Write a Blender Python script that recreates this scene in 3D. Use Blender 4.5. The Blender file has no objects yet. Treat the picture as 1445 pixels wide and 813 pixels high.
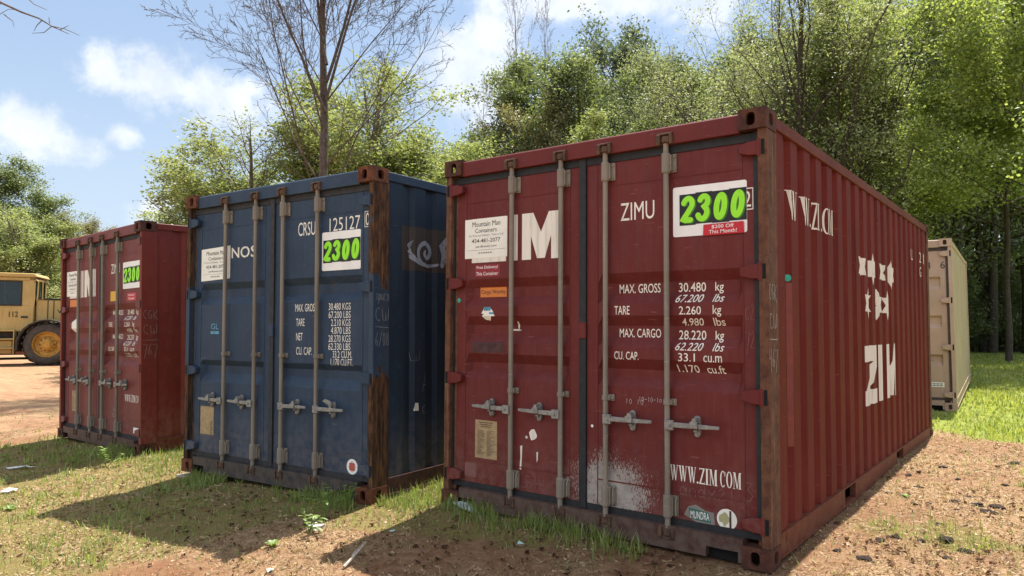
import bpy, bmesh, math, random
import numpy as np
from mathutils import Matrix, Vector

random.seed(7)
rng = np.random.default_rng(7)
SC = bpy.context.scene
COL = SC.collection
PI = math.pi

# ------------------------------------------------------------------ camera, sky, sun, exposure
CAM = np.array([1.3186, -4.0775, 1.3447])
R_ = np.array([0.79540557, 0.6060485, 0.00593284])
U_ = np.array([0.02635298, -0.04436318, 0.99866783])
F_ = np.array([-0.60550434, 0.7941896, 0.05125791])
cam = bpy.data.cameras.new('camera')
cam.sensor_width = 36.0
cam.lens = 1025.15 / 1445 * 36
cam.clip_start = 0.05
cam.clip_end = 3000
co = bpy.data.objects.new('camera', cam)
COL.objects.link(co)
co.matrix_world = Matrix(((R_[0], U_[0], -F_[0], CAM[0]), (R_[1], U_[1], -F_[1], CAM[1]),
                          (R_[2], U_[2], -F_[2], CAM[2]), (0, 0, 0, 1)))
SC.camera = co

SUN = Vector((-0.085, 1.2, 2.67)).normalized()
sl = bpy.data.lights.new('sun', 'SUN')
sl.energy = 4.0
sl.angle = math.radians(0.5)
sl.color = (1.0, 0.95, 0.87)
so = bpy.data.objects.new('sun', sl)
COL.objects.link(so)
so.rotation_euler = SUN.to_track_quat('Z', 'Y').to_euler()

W = bpy.data.worlds.new('World')
SC.world = W
W.use_nodes = True
SC.view_settings.view_transform = 'Standard'
SC.view_settings.look = 'None'
SC.view_settings.gamma = 1
SC.view_settings.exposure = 1.4
SC.render.engine = 'CYCLES'
SC.cycles.max_bounces = 9
SC.cycles.diffuse_bounces = 5
SC.cycles.glossy_bounces = 2
SC.cycles.transmission_bounces = 6
SC.cycles.transparent_max_bounces = 8
SC.cycles.caustics_reflective = False
SC.cycles.caustics_refractive = False


class NT:
    """small node-tree writer"""
    def __init__(s, tree):
        s.t = tree
        s.t.nodes.clear()

    def n(s, typ, ins=None, **kw):
        nd = s.t.nodes.new(typ)
        for k, v in kw.items():
            setattr(nd, k, v)
        for k, v in (ins or {}).items():
            sock = nd.inputs[k]
            if isinstance(v, bpy.types.NodeSocket):
                s.t.links.new(v, sock)
            elif isinstance(v, bpy.types.Node):
                s.t.links.new(v.outputs[0], sock)
            else:
                if isinstance(v, (tuple, list)) and len(v) == 3 and len(sock.default_value) == 4:
                    v = (*v, 1)
                sock.default_value = v
        return nd

    def math(s, op, a, b=0.0, c=0.0, clamp=False):
        nd = s.n('ShaderNodeMath', {0: a, 1: b, 2: c}, operation=op)
        nd.use_clamp = clamp
        return nd.outputs[0]

    def mix(s, f, a, b, blend='MIX'):
        nd = s.t.nodes.new('ShaderNodeMix')
        nd.data_type = 'RGBA'
        nd.blend_type = blend
        for i, v in ((0, f), (6, a), (7, b)):
            sock = nd.inputs[i]
            if isinstance(v, bpy.types.NodeSocket):
                s.t.links.new(v, sock)
            elif isinstance(v, bpy.types.Node):
                s.t.links.new(v.outputs[0], sock)
            else:
                sock.default_value = (*v, 1) if isinstance(v, (tuple, list)) and len(v) == 3 else v
        return nd.outputs[2]

    def noise(s, vec, scale, detail=4, rough=.6, dist=0.0):
        return s.n('ShaderNodeTexNoise', {'Vector': vec, 'Scale': scale, 'Detail': detail, 'Roughness': rough,
                                          'Distortion': dist}).outputs[0]

    def step(s, v, a, b):
        """smooth 0..1 ramp of v between a and b"""
        nd = s.n('ShaderNodeMapRange', {0: v, 1: a, 2: b}, interpolation_type='SMOOTHSTEP')
        return nd.outputs[0]

    def mapping(s, vec, scale=(1, 1, 1), loc=(0, 0, 0), rot=(0, 0, 0)):
        return s.n('ShaderNodeMapping', {0: vec, 1: loc, 2: rot, 3: scale}).outputs[0]


def make_world():
    t = NT(W.node_tree)
    sky = t.n('ShaderNodeTexSky', sky_type='NISHITA', sun_disc=False)
    sky.sun_elevation = math.asin(SUN.z)
    sky.sun_rotation = math.atan2(SUN.x, SUN.y)
    sky.air_density = 1.35
    sky.dust_density = 1.6
    sky.ozone_density = 1.0
    tc = t.n('ShaderNodeTexCoord')
    d = tc.outputs['Generated']
    sep = t.n('ShaderNodeSeparateXYZ', {0: d})
    # cloud cover on a plane high overhead, so puffs flatten towards the horizon
    zz = t.math('MAXIMUM', t.math('ADD', sep.outputs[2], 0.12), 0.05)
    pl = t.n('ShaderNodeCombineXYZ', {0: t.math('DIVIDE', sep.outputs[0], zz), 1: t.math('DIVIDE', sep.outputs[1], zz), 2: 0.0})
    warp = t.noise(d, 9.0, 6, .62)
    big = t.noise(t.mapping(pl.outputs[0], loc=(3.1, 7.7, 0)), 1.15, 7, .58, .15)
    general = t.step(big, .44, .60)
    blobs = None
    for (px, py, sx, sy, amt) in CLOUDS:
        v = F_ + R_ * (px - 722.5) / 1025.15 - U_ * (py - 406.5) / 1025.15
        v = v / np.linalg.norm(v)
        az = math.atan2(v[0], v[1])
        el = math.asin(v[2])
        # turn the direction so the puff's centre lies on +Y
        r1 = t.mapping(d, rot=(0, 0, az))
        r2 = t.mapping(r1, rot=(-el, 0, 0))
        sp = t.n('ShaderNodeSeparateXYZ', {0: r2})
        ex = t.math('POWER', t.math('DIVIDE', sp.outputs[0], sx), 2)
        ez = t.math('POWER', t.math('DIVIDE', sp.outputs[2], sy), 2)
        front = t.math('GREATER_THAN', sp.outputs[1], 0)
        rr = t.math('SQRT', t.math('ADD', ex, ez))
        b = t.math('MULTIPLY', t.math('MULTIPLY', t.math('SUBTRACT', 1.25, rr), amt), front)
        blobs = b if blobs is None else t.math('MAXIMUM', blobs, b)
    fine = t.noise(d, 26.0, 6, .6)
    wv = t.math('ADD', t.math('MULTIPLY', t.math('SUBTRACT', warp, .5), 2.6), t.math('MULTIPLY', t.math('SUBTRACT', fine, .5), 1.5))
    puff = t.step(t.math('ADD', blobs, wv), .08, .98)
    # cloud cover above and behind the view, added bright to fill the shaded walls
    unseen_fill = t.math('ADD', t.step(sep.outputs[2], .42, .62), t.math('MULTIPLY', t.step(sep.outputs[1], .05, -.25), t.step(sep.outputs[2], .05, .2)), clamp=True)
    cover = t.math('MULTIPLY', general, unseen_fill)
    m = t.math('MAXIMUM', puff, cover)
    shade = t.noise(d, 13.0, 5, .6)
    cloud = t.mix(t.step(shade, .35, .65), (2.25, 2.42, 2.65), (3.0, 3.05, 3.1))
    cloud = t.mix(cover, cloud, (6.4, 6.4, 6.4))  # unseen cover made brighter than the clouds in view, as fill light
    hz = t.step(sep.outputs[2], .40, -.02)
    skyc = t.mix(.55, t.mix(1.0, sky.outputs[0], (.38, .38, .38), 'MULTIPLY'), (1.22, 1.66, 2.42))
    skyc = t.mix(t.math('MULTIPLY', hz, .68), skyc, (1.95, 2.3, 2.75))
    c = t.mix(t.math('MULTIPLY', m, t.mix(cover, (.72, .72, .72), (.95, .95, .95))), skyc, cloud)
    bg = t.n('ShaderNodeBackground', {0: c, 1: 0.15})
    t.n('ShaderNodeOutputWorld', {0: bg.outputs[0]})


# (photo x, y of the centre, half width and half height in radians, strength)
CLOUDS = [(40, 175, .075, .042, 1.1), (95, 200, .045, .026, .9), (165, 192, .022, .016, .8), (150, 105, .05, .035, .9),
          (215, 115, .075, .042, 1.0), (310, 140, .085, .042, .95), (660, 110, .075, .085, 1.3), (700, 60, .06, .05, 1.0),
          (830, 0, .17, .045, 1.1), (1000, 5, .08, .04, .9), (225, 300, .035, .018, .9), (620, 30, .03, .03, .35)]
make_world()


# ------------------------------------------------------------------ terrain
def hgt(x, y):
    x = np.asarray(x, float)
    y = np.asarray(y, float)
    h = .026 * np.clip(x + 3, -8, 0)
    h = h + .085 * np.clip(y + .1, -3, 0) + .012 * np.clip(y, 0, 8.6)
    return h


def _hash(ix, iy, s):
    n = (ix * 374761393 + iy * 668265263 + s * 1442695041) & 0xffffffff
    n = ((n ^ (n >> 13)) * 1274126177) & 0xffffffff
    return ((n ^ (n >> 16)) & 0xffff) / 65535.0


def vnoise(x, y, s=0):
    x = np.asarray(x, float)
    y = np.asarray(y, float)
    ix = np.floor(x).astype(np.int64)
    iy = np.floor(y).astype(np.int64)
    fx = x - ix
    fy = y - iy
    fx = fx * fx * (3 - 2 * fx)
    fy = fy * fy * (3 - 2 * fy)
    a, b = _hash(ix, iy, s), _hash(ix + 1, iy, s)
    c, d = _hash(ix, iy + 1, s), _hash(ix + 1, iy + 1, s)
    return (a * (1 - fx) + b * fx) * (1 - fy) + (c * (1 - fx) + d * fx) * fy


def fbm(x, y, s=0, o=4):
    v = 0
    a = .5
    for k in range(o):
        v = v + a * vnoise(x * 2 ** k, y * 2 ** k, s + k)
        a *= .5
    return v / (1 - .5 ** o)


def relief(x, y):
    near = np.clip(1.4 - np.hypot(x + 2, y - 1) / 22, .0, 1)
    return ((fbm(x * 1.1, y * 1.1, 3, 3) - .5) * .05 + (fbm(x * 6, y * 6, 9, 3) - .5) * .03) * near


def ground_z(x, y):
    return hgt(x, y) + relief(np.asarray(x, float), np.asarray(y, float))


def sstep(v, a, b):
    t = np.clip((v - a) / (b - a), 0, 1)
    return t * t * (3 - 2 * t)


def lawn_mask(x, y):
    """the bright grass behind the containers on the right"""
    e = 5.75 + (fbm(x * 1.3, y * 1.3, 21, 3) - .5) * 1.5 + np.clip(-x - 1, 0, 10) * .3
    return sstep(y, e - .15, e + .35) * sstep(x, -14, -11)


def green_mask(x, y):
    """thin patchy grass on the worked earth"""
    n = fbm(x * .75 + 4, y * .75, 31, 4)
    n2 = fbm(x * 3, y * 3, 41, 3)
    lefty = sstep(-x, 2.0, 4.0) * sstep(-x, 10.5, 7.0) * sstep(y, 1.5, -.4)
    base = .10 + .40 * lefty
    # fringe at the foot of the doors and between the boxes
    base = base + .42 * sstep(y, -.75, -.15) * sstep(y, 1.0, .1) * sstep(-x, .9, 1.8) * sstep(-x, 10, 8)
    base = base + .45 * sstep(-x, 2.35, 2.5) * sstep(-x, 2.95, 2.85) * sstep(y, -1.0, -.2)
    base = base + .30 * sstep(-x, 5.3, 5.5) * sstep(-x, 6.9, 6.7) * sstep(y, -1.2, -.4)
    base = base - .03 * sstep(x, -.2, .5) - .22 * sstep(-x, 9.5, 12) - .15 * sstep(-x, -.2, .0) * 0
    m = sstep(n * .62 + n2 * .38, .70 - base, .80 - base)
    return np.clip(m, 0, 1) * (1 - lawn_mask(x, y))


def straw_mask(x, y):
    n = fbm(x * 1.6 + 9, y * 1.6, 51, 4)
    return np.clip(sstep(n, .40, .66) * (.75 + .25 * sstep(x, -.5, .5)) + .40 * sstep(x, -.3, .5), 0, 1)


# ------------------------------------------------------------------ object helpers
def link(o, parent=None):
    COL.objects.link(o)
    if parent is not None:
        o.parent = parent
    return o


def tag(o, label=None, cat=None, group=None, kind=None):
    if label:
        o['label'] = label
    if cat:
        o['category'] = cat
    if group:
        o['group'] = group
    if kind:
        o['kind'] = kind
    return o


def empty(name, loc, label, cat, group=None, rz=0.0):
    o = bpy.data.objects.new(name, None)
    o.empty_display_size = .3
    COL.objects.link(o)
    o.location = loc
    o.rotation_euler = (0, 0, rz)
    return tag(o, label, cat, group)


def np_mesh(name, verts, loops_per_face, idx, mat=None, smooth=False):
    """verts (n,3); idx flat vertex indices; loops_per_face an int or an array"""
    me = bpy.data.meshes.new(name)
    verts = np.asarray(verts, np.float32)
    idx = np.asarray(idx, np.int32).ravel()
    if np.isscalar(loops_per_face):
        nf = len(idx) // loops_per_face
        tot = np.full(nf, loops_per_face, np.int32)
    else:
        tot = np.asarray(loops_per_face, np.int32)
        nf = len(tot)
    start = np.concatenate([[0], np.cumsum(tot)[:-1]]).astype(np.int32)
    me.vertices.add(len(verts))
    me.vertices.foreach_set('co', verts.ravel())
    me.loops.add(len(idx))
    me.loops.foreach_set('vertex_index', idx)
    me.polygons.add(nf)
    me.polygons.foreach_set('loop_start', start)
    if smooth:
        me.polygons.foreach_set('use_smooth', np.ones(nf, bool))
    me.update(calc_edges=True)
    me.validate()
    if mat:
        me.materials.append(mat)
    return me


class MB:
    """collects shapes and links them as one mesh object"""
    def __init__(s):
        s.v = []
        s.f = []

    def add(s, vs, fs):
        o = len(s.v)
        s.v += [tuple(map(float, v)) for v in vs]
        s.f += [tuple(i + o for i in f) for f in fs]
        return s

    def box(s, x0, x1, y0, y1, z0, z1):
        vs = [(x, y, z) for x in (x0, x1) for y in (y0, y1) for z in (z0, z1)]
        return s.add(vs, [(0, 1, 3, 2), (4, 6, 7, 5), (0, 4, 5, 1), (2, 3, 7, 6), (0, 2, 6, 4), (1, 5, 7, 3)])

    def quad(s, a, b, c, d):
        return s.add([a, b, c, d], [(0, 1, 2, 3)])

    def prism(s, poly, axis, a, b):
        """polygon (u,v) extruded along axis from a to b; axis 'x': (y,z), 'y': (x,z), 'z': (x,y)"""
        def P(u, v, w):
            return (w, u, v) if axis == 'x' else (u, w, v) if axis == 'y' else (u, v, w)
        n = len(poly)
        vs = [P(u, v, a) for u, v in poly] + [P(u, v, b) for u, v in poly]
        fs = [tuple(range(n)), tuple(range(2 * n - 1, n - 1, -1))] + [(i, i + n, (i + 1) % n + n, (i + 1) % n) for i in range(n)]
        return s.add(vs, fs)

    def tube(s, pts, radii, n=8, caps=True):
        pts = [Vector(p) for p in pts]
        if not hasattr(radii, '__len__'):
            radii = [radii] * len(pts)
        vs, fs = [], []
        prev = None
        for i, p in enumerate(pts):
            d = (pts[min(i + 1, len(pts) - 1)] - pts[max(i - 1, 0)]).normalized()
            if prev is None:
                a = Vector((0, 0, 1)) if abs(d.z) < .9 else Vector((1, 0, 0))
                u = d.cross(a).normalized()
            else:
                u = (prev - d * prev.dot(d)).normalized()
            prev = u
            w = d.cross(u)
            for k in range(n):
                t = 2 * PI * k / n
                vs.append(p + (u * math.cos(t) + w * math.sin(t)) * radii[i])
        for i in range(len(pts) - 1):
            for k in range(n):
                a = i * n + k
                b = i * n + (k + 1) % n
                fs.append((a, b, b + n, a + n))
        if caps:
            fs.append(tuple(range(n - 1, -1, -1)))
            fs.append(tuple(range((len(pts) - 1) * n, len(pts) * n)))
        return s.add(vs, fs)

    def lathe(s, prof, n, origin, axis):
        """profile (r, h) turned about axis through origin"""
        ax = Vector(axis).normalized()
        a = Vector((0, 0, 1)) if abs(ax.z) < .9 else Vector((1, 0, 0))
        u = ax.cross(a).normalized()
        w = ax.cross(u)
        o = Vector(origin)
        vs, fs = [], []
        for r, h in prof:
            for k in range(n):
                t = 2 * PI * k / n
                vs.append(o + ax * h + (u * math.cos(t) + w * math.sin(t)) * r)
        for i in range(len(prof) - 1):
            for k in range(n):
                fs.append((i * n + k, i * n + (k + 1) % n, (i + 1) * n + (k + 1) % n, (i + 1) * n + k))
        return s.add(vs, fs)

    def build(s, name, mat, parent=None, bevel=0.0, smooth=False, recalc=True):
        bm = bmesh.new()
        vv = [bm.verts.new(v) for v in s.v]
        for f in s.f:
            try:
                bm.faces.new([vv[i] for i in f])
            except ValueError:
                pass
        if recalc:
            bmesh.ops.recalc_face_normals(bm, faces=bm.faces[:])
        if bevel:
            bm.normal_update()
            es = [e for e in bm.edges if len(e.link_faces) == 2 and e.calc_face_angle(0) > .5]
            bmesh.ops.bevel(bm, geom=es, offset=bevel, segments=1, affect='EDGES', clamp_overlap=True)
        me = bpy.data.meshes.new(name)
        bm.to_mesh(me)
        bm.free()
        if smooth:
            for p in me.polygons:
                p.use_smooth = True
            me.set_sharp_from_angle(angle=math.radians(40))
        if mat:
            me.materials.append(mat)
        o = bpy.data.objects.new(name, me)
        return link(o, parent)


# ------------------------------------------------------------------ materials
MATS = {}


def new_mat(name):
    m = bpy.data.materials.new(name)
    m.use_nodes = True
    MATS[name] = m
    return m, NT(m.node_tree)


def finish(t, color, rough=.6, bump=None, bump_d=.002, metallic=0.0, spec=.5, alpha=None):
    ins = {'Base Color': color, 'Roughness': rough, 'Metallic': metallic, 'Specular IOR Level': spec}
    if bump is not None:
        b = t.n('ShaderNodeBump', {'Height': bump, 'Strength': 1.0, 'Distance': bump_d})
        ins['Normal'] = b.outputs[0]
    if alpha is not None:
        ins['Alpha'] = alpha
    p = t.n('ShaderNodeBsdfPrincipled', ins)
    t.n('ShaderNodeOutputMaterial', {0: p.outputs[0]})
    return p


def paint(name, c1, c2, rust=.35, fade=(.0, 0, 0), fade_amt=0.0, streak=.35, rough=.5, dust=(.28, .2, .15), dust_amt=.35,
          rustc=((.045, .018, .010), (.17, .07, .028)), peel=None, wave=.010, rust_bands=None, spec=.16, grain=False):
    """worn paint on steel: mottled colour, run-down streaks, rust spots, dust, optional flaked patch"""
    m, t = new_mat(name)
    tc = t.n('ShaderNodeTexCoord')
    o = tc.outputs['Object']
    sep = t.n('ShaderNodeSeparateXYZ', {0: o})
    n1 = t.noise(o, 1.7, 5, .6)
    n2 = t.noise(o, 14, 6, .65)
    st = t.noise(t.mapping(o, scale=(22, 22, 1.1)), 1.0, 5, .62)
    st2 = t.noise(t.mapping(o, scale=(60, 60, 2.5), loc=(5, 3, 1)), 1.0, 4, .6)
    c = t.mix(t.step(n1, .3, .7), c1, c2)
    if fade_amt:
        c = t.mix(t.math('MULTIPLY', t.step(t.math('ADD', t.math('MULTIPLY', st, .6), t.math('MULTIPLY', n2, .4)), .42, .7), fade_amt), c, fade)
    dk = t.math('MULTIPLY', t.step(st, .5, .72), streak)
    c = t.mix(dk, c, tuple(v * .45 for v in c1))
    c = t.mix(t.math('MULTIPLY', t.step(st2, .58, .75), streak * .7), c, tuple(min(1, v * 1.35 + .02) for v in c2))
    # scratches and scuffs
    sc = t.noise(t.mapping(o, scale=(9, 9, 70), rot=(.3, .5, .2)), 1.0, 3, .5)
    c = t.mix(t.math('MULTIPLY', t.step(sc, .66, .78), .6), c, tuple(min(1, v * 1.7 + .06) for v in c2))
    dz = t.step(sep.outputs[2], .75, .0)
    dn = t.math('MULTIPLY', t.math('MULTIPLY', dz, t.step(n2, .3, .65)), dust_amt)
    c = t.mix(dn, c, dust)
    r0 = t.noise(o, 5.5, 10, .68, .3)
    thr = .76 - .30 * rust
    rv = t.math('ADD', r0, t.math('MULTIPLY', t.math('SUBTRACT', st, .5), .45))
    if rust_bands is not None:
        for (za, zb, amt) in rust_bands:
            w = t.noise(o, 7, 4, .6)
            zz = t.math('ADD', sep.outputs[2], t.math('MULTIPLY', t.math('SUBTRACT', w, .5), .5))
            band = t.math('MULTIPLY', t.step(zz, za - .04, za + .04), t.step(zz, zb + .04, zb - .04))
            rv = t.math('ADD', rv, t.math('MULTIPLY', band, amt))
    rm = t.step(rv, thr, thr + .07)
    rsrc = t.mapping(o, scale=(30, 30, 6)) if grain else t.mapping(o, scale=(30, 30, 30))
    rc = t.mix(t.step(t.noise(rsrc, 1.0, 7, .72), .36, .66), rustc[0], rustc[1])
    rc = t.mix(t.math('MULTIPLY', t.step(st2, .55, .7), .4), rc, (.26, .15, .085))
    c = t.mix(rm, c, rc)
    h = t.math('ADD', t.math('MULTIPLY', n1, wave * 60), t.math('MULTIPLY', rm, -.55))
    h = t.math('ADD', h, t.math('MULTIPLY', t.noise(o, 90, 4, .7), t.math('MULTIPLY_ADD', rm, .9, .08)))
    if peel:
        px, pz, sx, sz, pc = peel
        ex = t.math('DIVIDE', t.math('SUBTRACT', sep.outputs[0], px), sx)
        ez = t.math('DIVIDE', t.math('SUBTRACT', sep.outputs[2], pz), sz)
        dd = t.math('SQRT', t.math('ADD', t.math('POWER', ex, 2), t.math('POWER', ez, 2)))
        pn = t.math('ADD', t.math('MULTIPLY', t.noise(t.mapping(o, scale=(120, 120, 55)), 1.0, 6, .75), .75), t.math('MULTIPLY', t.noise(o, 9, 3, .6), .25))
        pm = t.step(t.math('SUBTRACT', t.math('MULTIPLY_ADD', pn, 3.2, -.85), dd), -.05, .25)
        c = t.mix(pm, c, t.mix(t.step(t.noise(o, 25, 5, .6), .3, .7), pc, tuple(v * .7 for v in pc)))
        h = t.math('SUBTRACT', h, t.math('MULTIPLY', pm, .3))
    rr = t.math('ADD', t.math('MULTIPLY', rm, .3), t.math('MULTIPLY_ADD', n2, .25, rough - .12))
    finish(t, c, rr, h, .0016, spec=spec)
    return m


def plain(name, c, rough=.6, var=.12, metallic=0.0, scale=18, bump=.0, spec=.4):
    m, t = new_mat(name)
    o = t.n('ShaderNodeTexCoord').outputs['Object']
    n = t.noise(o, scale, 6, .65)
    cc = t.mix(t.step(n, .3, .7), tuple(v * (1 - var) for v in c), tuple(min(1, v * (1 + var)) for v in c))
    finish(t, cc, rough, n if bump else None, bump, metallic, spec)
    return m


def worn_print(name, c, wear=.4, scale=30):
    """lettering paint with chips out of it"""
    m, t = new_mat(name)
    o = t.n('ShaderNodeTexCoord').outputs['Object']
    n = t.noise(o, scale, 8, .7)
    a = t.step(n, .22 + .16 * wear, .30 + .16 * wear)
    st = t.noise(t.mapping(o, scale=(25, 25, 2)), 1.0, 4, .6)
    cc = t.mix(t.step(st, .45, .75), c, tuple(v * .72 for v in c))
    finish(t, cc, .65, alpha=a)
    return m


def rust_mat(name, dark, light, pale=(.25, .15, .09), pale_amt=.4):
    m, t = new_mat(name)
    o = t.n('ShaderNodeTexCoord').outputs['Object']
    n = t.noise(o, 11, 9, .7, .3)
    n2 = t.noise(o, 60, 6, .7)
    st = t.noise(t.mapping(o, scale=(40, 40, 2)), 1.0, 5, .6)
    c = t.mix(t.step(n, .32, .66), dark, light)
    c = t.mix(t.math('MULTIPLY', t.step(st, .5, .75), pale_amt), c, pale)
    c = t.mix(t.math('MULTIPLY', t.step(n2, .55, .7), .5), c, tuple(v * .5 for v in dark))
    finish(t, c, .82, t.math('ADD', n2, n), .003, spec=.25)
    return m


M_red = paint('red_paint', (.120, .0205, .0190), (.144, .0275, .0245), rust=.10, fade=(.155, .048, .05), fade_amt=.25, streak=.3, dust_amt=.2)
M_red_door = paint('red_door_paint', (.120, .0205, .0190), (.144, .0275, .0245), rust=.08, fade=(.17, .058, .058), fade_amt=.5, wave=.014, streak=.3,
                   dust_amt=.25, peel=(-1.04, .30, .36, .27, (.40, .36, .325)))
M_red_side = paint('red_side_paint', (.122, .021, .017), (.148, .028, .021), rust=.17, fade=(.17, .05, .042), fade_amt=.3, streak=.45,
                   dust=(.18, .050, .034), dust_amt=.4, wave=.016, spec=.03)
M_red_rail = paint('red_rail_paint', (.12, .030, .020), (.15, .042, .026), rust=.40, streak=.4, dust=(.22, .12, .075), dust_amt=.45, spec=.05)
M_red_post = rust_mat('weathered_red_post', (.075, .030, .020), (.155, .070, .038), (.26, .17, .09), .55)
M_cast = rust_mat('rusty_casting', (.045, .018, .014), (.11, .042, .025), (.16, .08, .05), .3)
M_sill = paint('muddy_sill', (.062, .030, .026), (.085, .044, .037), rust=.2, streak=.5, dust=(.13, .095, .075), dust_amt=.75)
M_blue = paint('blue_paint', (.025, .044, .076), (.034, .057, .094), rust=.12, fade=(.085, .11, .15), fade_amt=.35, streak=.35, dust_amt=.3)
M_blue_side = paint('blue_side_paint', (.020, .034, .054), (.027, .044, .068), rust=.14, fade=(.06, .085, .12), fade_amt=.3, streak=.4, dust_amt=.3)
M_blue_post = paint('flaking_blue_post', (.028, .05, .085), (.035, .06, .10), rust=.12, streak=.4, dust_amt=.2, fade=(.1, .11, .11), fade_amt=.5, grain=True, rustc=((.022, .014, .010), (.125, .060, .028)),
                    rust_bands=((-.2, .98, .5), (1.70, 2.9, .42)))
M_blue_cast = rust_mat('orange_rust_casting', (.06, .020, .012), (.17, .058, .026), (.2, .09, .05), .35)
M_blue_rail = rust_mat('dark_rust_rail', (.035, .017, .014), (.075, .032, .022), (.1, .06, .045), .3)
M_blue_sill = paint('muddy_blue_sill', (.032, .033, .038), (.05, .046, .046), rust=.3, streak=.5, dust=(.10, .08, .065), dust_amt=.8)
M_lred = paint('faded_red_paint', (.145, .034, .032), (.175, .045, .041), rust=.06, fade=(.26, .11, .10), fade_amt=.4, streak=.3, dust_amt=.25)
M_lred_side = paint('oxide_red_paint', (.15, .026, .020), (.19, .036, .026), rust=.12, fade=(.22, .08, .06), fade_amt=.3, streak=.4, dust_amt=.3)
M_tan = paint('tan_paint', (.42, .295, .21), (.48, .345, .255), rust=.0, streak=.15, dust_amt=.2, dust=(.35, .25, .17))
M_tan_side = paint('green_tan_paint', (.45, .335, .225), (.52, .40, .275), rust=.05, streak=.3, dust_amt=.15, spec=.03)
M_gasket = plain('black_rubber', (.018, .019, .021), .7, .3)
M_gasket_tan = plain('dusty_rubber', (.07, .055, .048), .8, .3)
M_hollow_shade = plain('hollow_shade', (.006, .006, .006), .9)  # near-black, paints the shade inside pockets and hinge slots
M_rod = paint('galvanised_rod', (.19, .165, .13), (.25, .215, .17), rust=.16, streak=.5, dust_amt=.2, rough=.55, fade=(.36, .33, .28), fade_amt=.4)
M_rod_b = paint('dull_rod', (.19, .165, .13), (.25, .215, .17), rust=.16, streak=.5, dust_amt=.2, rough=.6)
M_zinc = plain('zinc_fitting', (.25, .24, .22), .5, .3, .25, 40)
M_keep = rust_mat('rusty_keeper', (.05, .03, .022), (.13, .075, .045), (.2, .14, .1), .4)
M_white = worn_print('white_lettering', (.78, .73, .64), .35)
M_white_thin = worn_print('white_small_lettering', (.80, .76, .67), .05, 60)
M_white_side = worn_print('white_side_lettering', (.74, .68, .58), .45, 16)
M_chalk = plain('chalk', (.34, .31, .28), .9, .3)
M_chalk_soft = plain('soft_chalk', (.27, .19, .17), .9, .3)
M_chalk_dim = plain('faint_chalk', (.22, .10, .095), .9, .3)
M_chalk_blue = plain('chalk_on_blue', (.22, .24, .26), .9, .3)
M_card = plain('white_card', (.82, .81, .78), .5, .05, scale=6)
M_card2 = plain('cream_card', (.80, .78, .70), .5, .06, scale=6)
M_black = plain('black_print', (.010, .010, .011), .5)
M_ink = plain('sign_ink', (.035, .035, .038), .6)
M_ink_dim = plain('faded_ink', (.22, .21, .2), .6)
M_lime = plain('lime_print', (.30, .80, .02), .45, .05)
M_lime_dark = plain('dark_green_print', (.05, .20, .02), .5)
M_redcard = plain('bright_red_card', (.50, .012, .025), .45, .06)
M_redsticker = plain('dull_red_sticker', (.26, .018, .03), .5, .06)
M_orange = plain('orange_sticker', (.62, .19, .03), .5, .05)
M_yellow_st = plain('yellow_sticker', (.66, .38, .03), .5, .05)
M_plate = plain('brass_data_plate', (.36, .26, .14), .55, .18, .1, 30)
M_cyan = plain('pale_cyan_print', (.10, .30, .42), .6, .3)
M_green_dot = plain('green_tag', (.02, .35, .24), .5)
M_patch = worn_print('brown_primer_patch', (.052, .042, .034), .55, 7)
M_smear = plain('dark_scuff', (.07, .030, .028), .8, .3)
M_silver = worn_print('silver_print', (.30, .33, .40), .5, 14)
M_freshred = plain('fresh_red_primer', (.19, .036, .026), .55, .15)


# ------------------------------------------------------------------ lettering helpers
_tc = {}


def text2d(s, shear=0.0, bold=0.0):
    key = (s, shear, bold)
    if key not in _tc:
        cu = bpy.data.curves.new('glyphs', 'FONT')
        cu.body = s
        cu.size = 1
        cu.shear = shear
        cu.offset = bold
        cu.resolution_u = 3
        ob = bpy.data.objects.new('glyphs', cu)
        me = bpy.data.meshes.new_from_object(ob)
        vs = [tuple(v.co[:2]) for v in me.vertices]
        fs = [tuple(p.vertices) for p in me.polygons]
        bpy.data.objects.remove(ob)
        bpy.data.curves.remove(cu)
        bpy.data.meshes.remove(me)
        _tc[key] = (vs, fs)
    return _tc[key]


def fit(vs, u0, u1, v0, v1):
    a = np.array(vs)
    mn, mx = a.min(0), a.max(0)
    s = np.where(mx - mn > 1e-9, mx - mn, 1)
    a = (a - mn) / s
    return [(u0 + (u1 - u0) * p[0], v0 + (v1 - v0) * p[1]) for p in a]


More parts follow.
